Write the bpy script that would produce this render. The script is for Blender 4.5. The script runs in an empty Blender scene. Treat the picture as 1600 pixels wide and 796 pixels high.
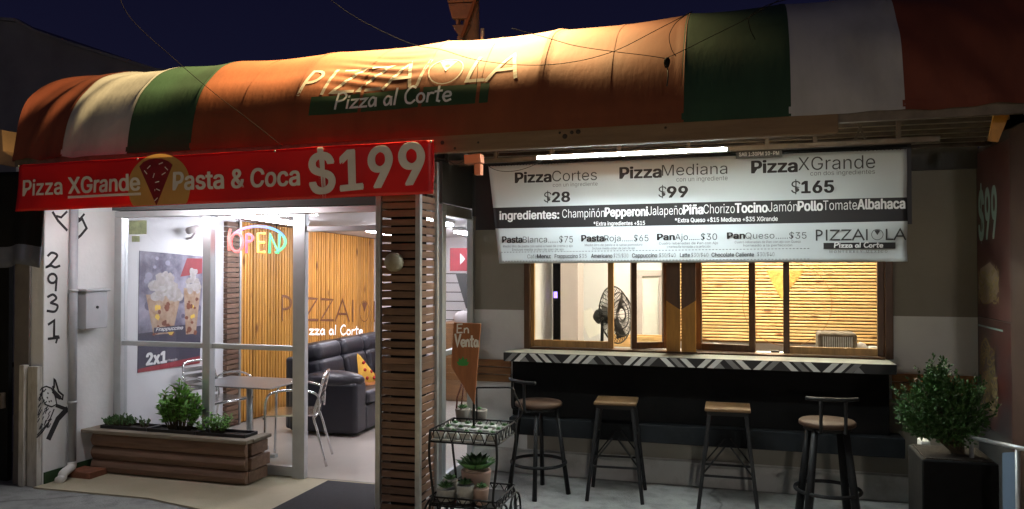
import bpy, bmesh, math, random
from mathutils import Vector, Matrix, Euler
import numpy as np
random.seed(7)
S = bpy.context.scene
COL = S.collection
R = math.radians

# ------------------------------------------------------------------ camera
F, YAW, PITCH, EYE = 1230.0, 16.5, 0.93, 1.7
cd = bpy.data.cameras.new('camera'); cam = bpy.data.objects.new('camera', cd); COL.objects.link(cam)
cam.location = (0, 0, EYE); cam.rotation_euler = (R(90 + PITCH), 0, R(YAW))
cd.sensor_width = 36; cd.lens = 36 * F / 1600; cd.clip_start = .05; cd.clip_end = 500
S.camera = cam
# ------------------------------------------------------------------ world, exposure
w = bpy.data.worlds.new('World'); S.world = w; w.use_nodes = True
nt = w.node_tree; bg = nt.nodes['Background']
sky = nt.nodes.new('ShaderNodeTexSky'); sky.sky_type = 'NISHITA'; sky.sun_disc = False
sky.sun_elevation = R(-6.5); sky.sun_rotation = R(200); sky.altitude = 500; sky.ozone_density = 6
tint = nt.nodes.new('ShaderNodeMix'); tint.data_type = 'RGBA'; tint.blend_type = 'MIX'
tint.inputs[0].default_value = .93
nt.links.new(sky.outputs[0], tint.inputs[6])
tc = nt.nodes.new('ShaderNodeTexCoord'); sx = nt.nodes.new('ShaderNodeSeparateXYZ'); rp = nt.nodes.new('ShaderNodeValToRGB')
nt.links.new(tc.outputs['Generated'], sx.inputs[0]); nt.links.new(sx.outputs[2], rp.inputs[0])
rp.color_ramp.elements[0].position = .05; rp.color_ramp.elements[0].color = (.085, .088, .25, 1)
rp.color_ramp.elements[1].position = .45; rp.color_ramp.elements[1].color = (.034, .034, .15, 1)
nt.links.new(rp.outputs[0], tint.inputs[7])
nt.links.new(tint.outputs[2], bg.inputs[0]); bg.inputs[1].default_value = .10
S.view_settings.view_transform = 'Standard'; S.view_settings.look = 'None'
S.view_settings.exposure = 0.0; S.view_settings.gamma = 1
S.cycles.use_denoising = True; S.cycles.max_bounces = 8; S.cycles.diffuse_bounces = 4
S.cycles.transparent_max_bounces = 16; S.cycles.sample_clamp_indirect = 6; S.cycles.caustics_reflective = False
S.cycles.caustics_refractive = False

def lamp(name, kind, loc, energy, col, **k):
    l = bpy.data.lights.new(name, kind); l.energy = energy; l.color = col
    for a, v in k.items(): setattr(l, a, v)
    o = bpy.data.objects.new(name, l); COL.objects.link(o); o.location = loc
    return o
def aim(o, t): o.rotation_euler = (Vector(t) - o.location).to_track_quat('-Z', 'Y').to_euler()
SODIUM = (1.0, .74, .33)
# the street lamp on the pole behind the roof, just above the picture
sl = lamp('street_light', 'SPOT', (-1.95, 5.72, 4.9), 4300, SODIUM, spot_size=R(130), spot_blend=.9, shadow_soft_size=.3)
aim(sl, (-2.6, 5.0, 2.9))
# two unseen fill lamps added behind the camera to brighten the front surfaces
a1 = lamp('front_fill_light', 'POINT', (2.0, -8.0, 2.2), 430, (1, .90, .82), shadow_soft_size=.2)
a2 = lamp('other_front_fill_light', 'POINT', (-9.5, -6.0, 6.5), 60, (1, .82, .70), shadow_soft_size=.3)

# ------------------------------------------------------------------ photo measure -> world
_y, _p = R(YAW), R(PITCH)
FW = Vector((-math.sin(_y) * math.cos(_p), math.cos(_y) * math.cos(_p), math.sin(_p)))
RT = Vector((math.cos(_y), math.sin(_y), 0)); UP = RT.cross(FW)
def at(px, py, x=None, y=None, z=None):
    d = FW * F + RT * (px - 800) + UP * (398 - py)
    if x is not None: t = x / d.x
    elif y is not None: t = y / d.y
    else: t = (z - EYE) / d.z
    return Vector((0, 0, EYE)) + d * t

# ------------------------------------------------------------------ materials
def srgb(*c):
    return tuple(((v / 255) / 12.92 if v / 255 <= .04045 else ((v / 255 + .055) / 1.055) ** 2.4) for v in c)
def mat(name, col, rough=.6, metal=0, var=.12, scale=6, stretch=(1, 1, 1), bump=0, island=0, emit=0, spec=.5,
        col2=None, detail=5, translucent=0, bscale=None, thr=None, knots=None, cracks=None):
    m = bpy.data.materials.new(name); m.use_nodes = True
    t = m.node_tree; n = t.nodes; L = t.links
    b = n['Principled BSDF']; b.inputs['Roughness'].default_value = rough; b.inputs['Metallic'].default_value = metal
    b.inputs['Specular IOR Level'].default_value = spec
    tc = n.new('ShaderNodeTexCoord'); mp = n.new('ShaderNodeMapping'); mp.inputs['Scale'].default_value = stretch
    L.new(tc.outputs['Object'], mp.inputs[0])
    nz = n.new('ShaderNodeTexNoise'); nz.inputs['Scale'].default_value = scale; nz.inputs['Detail'].default_value = detail
    nz.inputs['Roughness'].default_value = .62
    L.new(mp.outputs[0], nz.inputs[0])
    cr = n.new('ShaderNodeValToRGB'); lo, hi = thr or (.3, .7)
    cr.color_ramp.elements[0].position = lo; cr.color_ramp.elements[1].position = hi
    c2 = col2 or tuple(min(1, c * (1 + var)) for c in col)
    c1 = col if col2 else tuple(c * (1 - var) for c in col)
    cr.color_ramp.elements[0].color = (*c1, 1); cr.color_ramp.elements[1].color = (*c2, 1)
    L.new(nz.outputs[0], cr.inputs[0]); out = cr.outputs[0]
    if island:
        g = n.new('ShaderNodeNewGeometry'); mr = n.new('ShaderNodeMapRange')
        mr.inputs[3].default_value = 1 - island; mr.inputs[4].default_value = 1 + island
        L.new(g.outputs['Random Per Island'], mr.inputs[0])
        mx = n.new('ShaderNodeMix'); mx.data_type = 'RGBA'; mx.blend_type = 'MULTIPLY'; mx.inputs[0].default_value = 1
        L.new(out, mx.inputs[6]); L.new(mr.outputs[0], mx.inputs[7]); out = mx.outputs[2]
    if knots:
        vo = n.new('ShaderNodeTexVoronoi'); vo.inputs['Scale'].default_value = knots[0]; mk = n.new('ShaderNodeMapping'); mk.inputs['Scale'].default_value = knots[1]
        L.new(tc.outputs['Object'], mk.inputs[0]); L.new(mk.outputs[0], vo.inputs[0])
        kr = n.new('ShaderNodeValToRGB'); kr.color_ramp.elements[0].position = .05; kr.color_ramp.elements[0].color = (.22, .12, .07, 1); kr.color_ramp.elements[1].position = .17; kr.color_ramp.elements[1].color = (1, 1, 1, 1)
        L.new(vo.outputs['Distance'], kr.inputs[0]); mx = n.new('ShaderNodeMix'); mx.data_type = 'RGBA'; mx.blend_type = 'MULTIPLY'; mx.inputs[0].default_value = .9
        L.new(out, mx.inputs[6]); L.new(kr.outputs[0], mx.inputs[7]); out = mx.outputs[2]
    if cracks:
        vo = n.new('ShaderNodeTexVoronoi'); vo.feature = 'DISTANCE_TO_EDGE'; vo.inputs['Scale'].default_value = cracks
        wn_ = n.new('ShaderNodeTexNoise'); wn_.inputs['Scale'].default_value = 3; wn_.inputs['Detail'].default_value = 6; mv = n.new('ShaderNodeMix'); mv.data_type = 'VECTOR'; mv.inputs[0].default_value = .22
        L.new(tc.outputs['Object'], wn_.inputs[0]); L.new(tc.outputs['Object'], mv.inputs[4]); L.new(wn_.outputs['Color'], mv.inputs[5]); L.new(mv.outputs[1], vo.inputs[0])
        kr = n.new('ShaderNodeValToRGB'); kr.color_ramp.elements[0].position = .001; kr.color_ramp.elements[0].color = (.55, .55, .55, 1); kr.color_ramp.elements[1].position = .006; kr.color_ramp.elements[1].color = (1, 1, 1, 1)
        L.new(vo.outputs['Distance'], kr.inputs[0]); mx = n.new('ShaderNodeMix'); mx.data_type = 'RGBA'; mx.blend_type = 'MULTIPLY'; mx.inputs[0].default_value = 1
        L.new(out, mx.inputs[6]); L.new(kr.outputs[0], mx.inputs[7]); out = mx.outputs[2]
        sp = n.new('ShaderNodeTexNoise'); sp.inputs['Scale'].default_value = 9; sp.inputs['Detail'].default_value = 9; L.new(tc.outputs['Object'], sp.inputs[0])
        sr = n.new('ShaderNodeValToRGB'); sr.color_ramp.elements[0].position = .30; sr.color_ramp.elements[0].color = (.6, .6, .6, 1); sr.color_ramp.elements[1].position = .55; sr.color_ramp.elements[1].color = (1, 1, 1, 1)
        L.new(sp.outputs[0], sr.inputs[0]); mx = n.new('ShaderNodeMix'); mx.data_type = 'RGBA'; mx.blend_type = 'MULTIPLY'; mx.inputs[0].default_value = .8
        L.new(out, mx.inputs[6]); L.new(sr.outputs[0], mx.inputs[7]); out = mx.outputs[2]
    L.new(out, b.inputs['Base Color'])
    if bump:
        n2 = n.new('ShaderNodeTexNoise'); n2.inputs['Scale'].default_value = bscale or scale * 6; n2.inputs['Detail'].default_value = 6
        L.new(mp.outputs[0], n2.inputs[0])
        bp = n.new('ShaderNodeBump'); bp.inputs['Strength'].default_value = bump; bp.inputs['Distance'].default_value = .01
        L.new(n2.outputs[0], bp.inputs['Height']); L.new(bp.outputs[0], b.inputs['Normal'])
    if emit:
        L.new(out, b.inputs['Emission Color']); b.inputs['Emission Strength'].default_value = emit
    if translucent:
        tr = n.new('ShaderNodeBsdfTranslucent'); L.new(out, tr.inputs[0])
        ms = n.new('ShaderNodeMixShader'); ms.inputs[0].default_value = translucent
        L.new(b.outputs[0], ms.inputs[1]); L.new(tr.outputs[0], ms.inputs[2])
        L.new(ms.outputs[0], n['Material Output'].inputs[0])
    return m
def glass(name, tintc=(.93, .96, .96), refl=.1):
    m = bpy.data.materials.new(name); m.use_nodes = True; t = m.node_tree; n = t.nodes; L = t.links
    n.remove(n['Principled BSDF'])
    tr = n.new('ShaderNodeBsdfTransparent'); tr.inputs[0].default_value = (*tintc, 1)
    gl = n.new('ShaderNodeBsdfGlossy'); gl.inputs['Roughness'].default_value = .015
    fr = n.new('ShaderNodeFresnel'); fr.inputs[0].default_value = 1.45
    ms = n.new('ShaderNodeMixShader'); ge = n.new('ShaderNodeNewGeometry'); iv = n.new('ShaderNodeMath'); iv.operation = 'SUBTRACT'; iv.inputs[0].default_value = 1
    mu = n.new('ShaderNodeMath'); mu.operation = 'MULTIPLY'; L.new(ge.outputs['Backfacing'], iv.inputs[1]); L.new(iv.outputs[0], mu.inputs[0]); L.new(fr.outputs[0], mu.inputs[1])
    L.new(mu.outputs[0], ms.inputs[0]); L.new(tr.outputs[0], ms.inputs[1]); L.new(gl.outputs[0], ms.inputs[2])
    L.new(ms.outputs[0], n['Material Output'].inputs[0]); return m
def emis(name, col, s):
    m = bpy.data.materials.new(name); m.use_nodes = True; n = m.node_tree.nodes
    b = n['Principled BSDF']; b.inputs['Base Color'].default_value = (.8, .8, .8, 1)
    b.inputs['Emission Color'].default_value = (*col, 1); b.inputs['Emission Strength'].default_value = s
    return m

K = {}
K['white_wall'] = mat('white_wall', (.66, .66, .65), .75, var=.07, scale=2.2, bump=.25, bscale=30)
K['inner_white'] = mat('inner_white', (.72, .71, .73), .7, var=.03, scale=2)
K['taupe'] = mat('taupe_paint', (.27, .25, .21), .8, var=.08, scale=2, bump=.2, bscale=30)
K['kitchen_white'] = mat('kitchen_white', (.74, .75, .73), .7, var=.05, scale=2.5, bump=.2, bscale=30)
K['plinth'] = mat('plinth_white', (.60, .60, .57), .85, col2=(.36, .35, .32), scale=5, thr=(.45, .8), bump=.5, bscale=20)
K['dark_grey'] = mat('dark_grey_paint', (.05, .05, .05), .7, var=.1, scale=3)
K['black_paint'] = mat('black_paint', (.006, .006, .0065), .75, var=.25, scale=3, bump=.2, spec=.12)
K['blackboard'] = mat('ledge_black', (.010, .012, .014), .7, spec=.2, var=.4, scale=4, bump=.4, bscale=25)
K['concrete'] = mat('concrete', (.24, .24, .23), .85, col2=(.36, .36, .345), scale=1.6, thr=(.25, .78), bump=.9, bscale=70, detail=12, cracks=.45)
K['asphalt'] = mat('asphalt', (.05, .05, .05), .9, var=.3, scale=20, bump=.5)
K['beige_slab'] = mat('beige_slab', (.42, .37, .25), .7, col2=(.5, .44, .31), scale=2.5, bump=.25, bscale=60)
K['tile_floor'] = mat('tile_floor', (.46, .42, .37), .35, var=.06, scale=3)
K['alu'] = mat('aluminium', (.55, .57, .58), .38, metal=.75, var=.06, scale=8)
K['chrome'] = mat('polished_aluminium', (.75, .75, .75), .2, metal=1, var=.03)
K['steel'] = mat('galvanised_steel', (.42, .43, .43), .45, metal=.7, var=.15, scale=12)
K['black_metal'] = mat('black_metal', (.010, .010, .011), .55, metal=0, var=.2, spec=.25)
K['rust_metal'] = mat('rusty_metal', (.13, .10, .075), .7, metal=.3, var=.3, scale=12)
K['rod'] = mat('painted_tube', (.13, .10, .075), .6, metal=.2, var=.3, scale=10)
K['glass'] = glass('clear_glass')
K['slat_v'] = mat('pine_slat_vertical', (.38, .155, .022), .42, col2=(.68, .34, .07), scale=5, stretch=(9, 9, .7), island=.26, thr=(.25, .75), bump=.1, knots=(2.2, (1, 2.2, 1)))
K['slat_h'] = mat('pine_slat_horizontal', (.56, .30, .085), .45, col2=(.84, .60, .30), scale=5, stretch=(.8, 8, 9), island=.16, thr=(.25, .75), bump=.1, knots=(2.6, (1, 1, 2.4)))
K['groove'] = mat('slat_backing', (.10, .045, .018), .7)
K['col_slat'] = mat('stained_slat', (.10, .05, .029), .55, col2=(.18, .098, .062), scale=4, stretch=(1.2, 1.2, 10), island=.25, bump=.2)
K['wood_frame'] = mat('honey_wood', (.46, .26, .09), .45, var=.25, scale=5, stretch=(6, 6, 1), bump=.1)
K['wood_dark'] = mat('dark_brown_wood', (.10, .045, .018), .45, var=.3, scale=5, stretch=(6, 6, 1))
K['wood_gold'] = mat('golden_wood', (.47, .22, .03), .45, var=.2, scale=4, stretch=(7, 7, 1))
K['seat_wood'] = mat('seat_wood', (.13, .07, .026), .65, var=.25, scale=6, stretch=(1, 8, 8))
K['seat_red'] = mat('seat_red_wood', (.05, .022, .009), .7, var=.25, scale=6, stretch=(1, 8, 8))
K['trim_wood'] = mat('trim_wood', (.25, .115, .04), .5, var=.3, scale=4, stretch=(.8, 8, 8), island=.2)
K['beam_wood'] = mat('beam_wood', (.13, .078, .042), .75, col2=(.20, .125, .07), scale=3, stretch=(.6, 6, 6), bump=.2)
K['knot'] = mat('knot', (.03, .02, .015), .8)
K['planter_wood'] = mat('planter_wood', (.12, .068, .042), .65, col2=(.22, .13, .085), scale=4, stretch=(.7, 7, 7), island=.15, bump=.3)
K['rim_wood'] = mat('rim_wood', (.20, .165, .12), .7, var=.25, scale=4, stretch=(.7, 7, 7), bump=.3)
K['soil'] = mat('soil', (.025, .018, .012), .95, var=.4, scale=40, bump=.8)
K['black_plastic'] = mat('black_plastic', (.012, .011, .012), .4, var=.2)
K['white_plastic'] = mat('white_plastic', (.72, .71, .68), .4, var=.05)
K['grey_paint'] = mat('grey_metal_paint', (.40, .41, .43), .45, metal=.15, var=.07, scale=6)
K['pipe_grey'] = mat('pipe_grey', (.33, .34, .36), .5, metal=.2, var=.1)
K['ink'] = mat('black_ink', (.02, .018, .02), .8, var=.2)
K['white_ink'] = mat('white_ink', (.78, .78, .78), .6, var=.02)
K['grey_ink'] = mat('grey_ink', (.09, .095, .10), .6, var=.02)
K['blue_grey_ink'] = mat('thin_ink', (.035, .036, .04), .6, var=.02)
K['menu_vinyl'] = mat('menu_vinyl', (.54, .59, .615), .45, var=.03, scale=1.5, bump=.3, bscale=2.2)
K['menu_black'] = mat('menu_black', (.012, .012, .014), .45, var=.1)
K['red_vinyl'] = mat('red_vinyl', (.60, .012, .012), .4, var=.08, scale=2, translucent=.16, bump=.1, bscale=2.5)
K['tan_vinyl'] = mat('tan_vinyl', (.55, .33, .10), .45, var=.1, scale=3, translucent=.25)
K['dkred_vinyl'] = mat('dark_red_vinyl', (.16, .004, .008), .45, var=.25, scale=14)
K['banner_white'] = mat('banner_white', (.72, .68, .65), .5, var=.06, scale=8, translucent=.15)
K['terra'] = mat('terracotta_canvas', (.18, .046, .015), .8, var=.2, scale=1.6, stretch=(2, .9, .7), bump=.15, bscale=14)
K['redc'] = mat('brick_red_canvas', (.15, .032, .015), .8, var=.22, scale=1.6, stretch=(2, .9, .7), bump=.15, bscale=14)
K['whitec'] = mat('off_white_canvas', (.45, .435, .44), .8, col2=(.30, .285, .28), scale=1.6, stretch=(2, .9, .7), thr=(.42, .78), bump=.15, bscale=14)
K['greenc'] = mat('dark_green_canvas', (.016, .05, .026), .8, var=.28, scale=1.6, stretch=(2, .9, .7), bump=.15, bscale=14)
K['green_band'] = mat('green_band', (.02, .055, .022), .8, var=.1)
K['cream_ink'] = mat('cream_ink', (.36, .31, .27), .8, var=.06)
K['canvas_frame'] = mat('canvas_frame', (.2, .17, .13), .7)
K['corr'] = mat('corrugated_sheet', (.62, .52, .40), .55, metal=.25, var=.15, scale=4, stretch=(.5, 5, 5))
K['leaf_basil'] = mat('leaf_basil', (.13, .32, .05), .5, var=.2, island=.35)
K['leaf_herb'] = mat('leaf_herb', (.07, .16, .05), .55, var=.2, island=.35)
K['leaf_dark'] = mat('leaf_shrub', (.03, .085, .017), .55, var=.2, island=.45)
K['succulent'] = mat('succulent', (.06, .16, .05), .45, var=.25, scale=10, island=.2)
K['stem'] = mat('stem', (.07, .055, .03), .8)
K['leather'] = mat('navy_leather', (.010, .010, .016), .38, var=.2, scale=5, bump=.15, bscale=60)
K['cheese'] = mat('yellow_plush', (.75, .42, .06), .9, var=.08)
K['crust'] = mat('crust_plush', (.42, .16, .04), .9, var=.1)
K['pep'] = mat('red_plush', (.42, .03, .02), .9)
K['stone_white'] = mat('white_stone', (.42, .42, .40), .8, var=.25, scale=14, bump=.5)
K['clay'] = mat('grey_clay', (.27, .24, .21), .85, var=.2, scale=8, bump=.3)
K['clay_heart'] = mat('pink_clay', (.35, .24, .2), .85, var=.2, scale=8)
K['sign_wood'] = mat('sign_wood', (.28, .10, .038), .6, var=.25, scale=4, stretch=(6, 6, 1))
K['leaf_paint'] = mat('green_paint', (.03, .25, .05), .6)
K['mat_rubber'] = mat('mat_rubber', (.02, .02, .024), .9, var=.25, scale=60, bump=.5)
K['pvc'] = mat('pvc', (.7, .69, .65), .4, var=.06)
K['green_paint'] = mat('green_wall_paint', (.02, .055, .015), .85, var=.3, scale=8)
K['brick'] = mat('brick', (.22, .085, .045), .85, var=.25, scale=12, bump=.4)
K['tarp'] = mat('tarp', (.035, .04, .06), .7, col2=(.11, .12, .16), scale=3, bump=.5, bscale=8)
K['neigh'] = mat('neighbour_wall', (.3, .3, .33), .9, var=.2, scale=1)
K['jamb'] = mat('jamb', (.12, .105, .095), .8, var=.2, scale=4)
K['oldwhite'] = mat('old_white_wood', (.5, .48, .43), .8, col2=(.28, .25, .21), scale=9, stretch=(3, 3, .7), thr=(.45, .75))
K['tan_wall'] = mat('tan_wall', (.45, .27, .15), .85)
K['pole'] = mat('concrete_pole', (.20, .18, .15), .85, var=.2, scale=5, bump=.3)
K['orange_box'] = mat('orange_box', (.55, .2, .10), .6, var=.1)
K['wire'] = mat('black_wire', (.010, .008, .008), .8, spec=.03)
K['pale_wire'] = mat('pale_wire', (.05, .046, .044), .8, spec=.05)
K['blue_panel'] = mat('blue_panel', (.10, .15, .22), .6, var=.1)
K['poster_red'] = mat('poster_red', (.05, .014, .014), .5, col2=(.085, .028, .027), scale=3)
K['poster_dark'] = mat('poster_dark', (.06, .016, .014), .35, col2=(.03, .028, .034), scale=2.2, thr=(.4, .6))
K['noodle'] = mat('noodle', (.25, .20, .10), .6, var=.2, island=.25)
K['bowl'] = mat('bowl_print', (.22, .17, .13), .5, var=.2)
K['poster_white'] = mat('poster_white', (.30, .5, .48), .4)
K['brown_col'] = mat('brown_column', (.035, .014, .010), .6, var=.2)
K['frap_bg'] = mat('poster_violet', (.07, .06, .10), .35, col2=(.36, .34, .42), scale=3.5, thr=(.35, .7))
K['cream'] = mat('cream_print', (.48, .45, .45), .5, col2=(.30, .26, .25), scale=16)
K['cream_shade'] = mat('cream_shade', (.36, .32, .30), .5, var=.15, scale=20)
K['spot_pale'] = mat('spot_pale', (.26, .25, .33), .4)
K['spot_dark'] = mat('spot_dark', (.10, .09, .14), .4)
K['table_grey'] = mat('table_grey', (.20, .20, .21), .3, metal=.3, var=.1)
K['coffee'] = mat('coffee_print', (.28, .16, .09), .5, col2=(.44, .33, .25), scale=14)
K['caramel'] = mat('caramel_print', (.16, .045, .02), .5, var=.3)
K['yellow_print'] = mat('yellow_print', (.7, .45, .06), .5)
K['red_print'] = mat('red_print', (.26, .03, .04), .5, var=.2)
K['dark_print'] = mat('dark_print', (.04, .035, .06), .5)
K['screen'] = emis('purple_screen', (.35, .2, 1), 2.5)
K['mauve'] = mat('mauve_panel', (.52, .46, .46), .6, var=.03)
K['paper'] = mat('paper', (.75, .76, .8), .7, var=.1, scale=14)
K['counter_top'] = mat('counter_top', (.34, .36, .34), .35, var=.15, scale=7)
K['tile_white'] = mat('tile_white', (.62, .62, .60), .5, var=.08, island=.1)
K['tile_grey'] = mat('tile_grey', (.20, .20, .20), .5, var=.1, island=.15)
K['tile_black'] = mat('tile_black', (.012, .012, .014), .5)
K['disc'] = mat('beige_disc', (.27, .235, .165), .6, col2=(.19, .16, .11), scale=9)
K['notice'] = mat('notice', (.36, .36, .2), .6, var=.25, scale=20)

# ------------------------------------------------------------------ mesh helpers
class MB:
    def __init__(s): s.v = []; s.f = []; s.m = []; s.smooth = []
    def add(s, vs, fs, m=0, smooth=False):
        o = len(s.v); s.v += [tuple(v) for v in vs]
        for f in fs: s.f.append(tuple(i + o for i in f)); s.m.append(m); s.smooth.append(smooth)
        return s
    def box(s, x0, x1, y0, y1, z0, z1, m=0):
        vs = [(x, y, z) for z in (z0, z1) for y in (y0, y1) for x in (x0, x1)]
        return s.add(vs, [(0, 2, 3, 1), (4, 5, 7, 6), (0, 1, 5, 4), (1, 3, 7, 5), (3, 2, 6, 7), (2, 0, 4, 6)], m)
    def obox(s, c, size, rot=(0, 0, 0), m=0):
        a, b, d = (q / 2 for q in size); M = Euler(rot).to_matrix(); c = Vector(c)
        vs = [c + M @ Vector((x, y, z)) for z in (-d, d) for y in (-b, b) for x in (-a, a)]
        return s.add(vs, [(0, 2, 3, 1), (4, 5, 7, 6), (0, 1, 5, 4), (1, 3, 7, 5), (3, 2, 6, 7), (2, 0, 4, 6)], m)
    def bar(s, p, q, wx, wy, m=0, up=(0, 0, 1)):
        p, q = Vector(p), Vector(q); d = (q - p).normalized(); u = Vector(up)
        if abs(d.dot(u)) > .95: u = Vector((0, 1, 0))
        a = d.cross(u).normalized() * wx / 2; b = a.cross(d).normalized() * wy / 2
        vs = [p - a - b, p + a - b, p + a + b, p - a + b, q - a - b, q + a - b, q + a + b, q - a + b]
        return s.add(vs, [(0, 3, 2, 1), (4, 5, 6, 7), (0, 1, 5, 4), (1, 2, 6, 5), (2, 3, 7, 6), (3, 0, 4, 7)], m)
    def tube(s, pts, r, n=8, m=0, closed=False, smooth=True):
        pts = [Vector(p) for p in pts]; N = len(pts); rs = r if isinstance(r, (list, tuple)) else [r] * N
        vs = []; prev = None
        for i, p in enumerate(pts):
            if closed: d = pts[(i + 1) % N] - pts[i - 1]
            else: d = pts[min(i + 1, N - 1)] - pts[max(i - 1, 0)]
            d.normalize()
            if prev is None:
                u = Vector((0, 0, 1)) if abs(d.z) < .9 else Vector((1, 0, 0)); a = d.cross(u).normalized()
            else:
                a = (prev - d * prev.dot(d)).normalized()
            prev = a; b = d.cross(a)
            for k in range(n):
                t = 2 * math.pi * k / n; vs.append(p + (a * math.cos(t) + b * math.sin(t)) * rs[i])
        fs = []
        for i in range(N if closed else N - 1):
            j = (i + 1) % N
            for k in range(n): fs.append((i * n + k, i * n + (k + 1) % n, j * n + (k + 1) % n, j * n + k))
        if not closed: fs += [tuple(range(n))[::-1], tuple((N - 1) * n + k for k in range(n))]
        return s.add(vs, fs, m, smooth)
    def lathe(s, prof, c=(0, 0, 0), n=24, m=0, axis='z', smooth=True):
        vs = []; N = len(prof); c = Vector(c)
        for (r, h) in prof:
            for k in range(n):
                t = 2 * math.pi * k / n; x, y = r * math.cos(t), r * math.sin(t)
                v = {'z': (x, y, h), 'y': (x, h, y), 'x': (h, x, y)}[axis]; vs.append(c + Vector(v))
        fs = [(i * n + k, i * n + (k + 1) % n, (i + 1) * n + (k + 1) % n, (i + 1) * n + k) for i in range(N - 1) for k in range(n)]
        fs += [tuple(range(n))[::-1], tuple((N - 1) * n + k for k in range(n))]
        return s.add(vs, fs, m, smooth)
    def prism(s, poly, fn, d, m=0):
        """poly of (u,v); fn(u,v,depth)->point"""
        n = len(poly); vs = [fn(u, v, 0) for u, v in poly] + [fn(u, v, d) for u, v in poly]
        fs = [tuple(range(n)), tuple(range(2 * n - 1, n - 1, -1))] + [(i, i + n, (i + 1) % n + n, (i + 1) % n) for i in range(n)]
        return s.add(vs, fs, m)
    def blob(s, c, r, m=0, seed=0, rough=.15, sub=2):
        bm = bmesh.new(); bmesh.ops.create_icosphere(bm, subdivisions=sub, radius=1); rr = random.Random(seed)
        vs = [Vector(c) + Vector((v.co.x * r[0], v.co.y * r[1], v.co.z * r[2])) * (1 + rr.uniform(-rough, rough)) for v in bm.verts]
        fs = [tuple(v.index for v in f.verts) for f in bm.faces]; bm.free()
        return s.add(vs, fs, m, True)
    def build(s, name, mats, parent=None, bevel=0, seg=2, sub=0, local=False):
        if not isinstance(mats, (list, tuple)): mats = [mats]
        off = Vector((0, 0, 0)); p = parent
        if not local:
            while p: off += p.location; p = p.parent
        me = bpy.data.meshes.new(name); me.from_pydata([tuple(Vector(v) - off) for v in s.v], [], s.f)
        for mm in mats: me.materials.append(K[mm] if isinstance(mm, str) else mm)
        me.polygons.foreach_set('material_index', s.m); me.polygons.foreach_set('use_smooth', s.smooth)
        bm = bmesh.new(); bm.from_mesh(me); bmesh.ops.recalc_face_normals(bm, faces=bm.faces); bm.to_mesh(me); bm.free()
        o = bpy.data.objects.new(name, me); COL.objects.link(o)
        if parent: o.parent = parent
        if bevel:
            b = o.modifiers.new('bevel', 'BEVEL'); b.width = bevel; b.segments = seg; b.limit_method = 'ANGLE'; b.angle_limit = R(40)
            me.polygons.foreach_set('use_smooth', [True] * len(me.polygons))
            wn = o.modifiers.new('wn', 'WEIGHTED_NORMAL'); wn.keep_sharp = True
        if sub:
            q = o.modifiers.new('sub', 'SUBSURF'); q.levels = q.render_levels = sub
        return o
def tag(o, label, cat, group=None):
    o['label'] = label; o['category'] = cat
    if group: o['group'] = group
    return o
def thing(name, label, cat, loc=(0, 0, 0), group=None):
    o = bpy.data.objects.new(name, None); COL.objects.link(o); o.location = loc; o.empty_display_size = .1
    return tag(o, label, cat, group)
def struct(o): o['kind'] = 'structure'; return o
def dup(root, loc, rz=0, label=None):
    r = root.copy(); COL.objects.link(r); r.location = loc; r.rotation_euler = (0, 0, rz)
    if label: r['label'] = label
    for ch in list(root.children):
        c = ch.copy(); COL.objects.link(c); c.parent = r
        for g in list(ch.children):
            d = g.copy(); COL.objects.link(d); d.parent = c
    return r
def catmull(pts, n=6):
    pts = [Vector(p) for p in pts]
    if len(pts) < 3: return pts
    P = [2 * pts[0] - pts[1]] + pts + [2 * pts[-1] - pts[-2]]; out = []
    for i in range(1, len(P) - 2):
        for k in range(n):
            t = k / n; a, b, c, d = P[i - 1:i + 3]
            out.append(.5 * (2 * b + (c - a) * t + (2 * a - 5 * b + 4 * c - d) * t * t + (3 * b - a - 3 * c + d) * t ** 3))
    return out + [pts[-1]]
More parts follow.
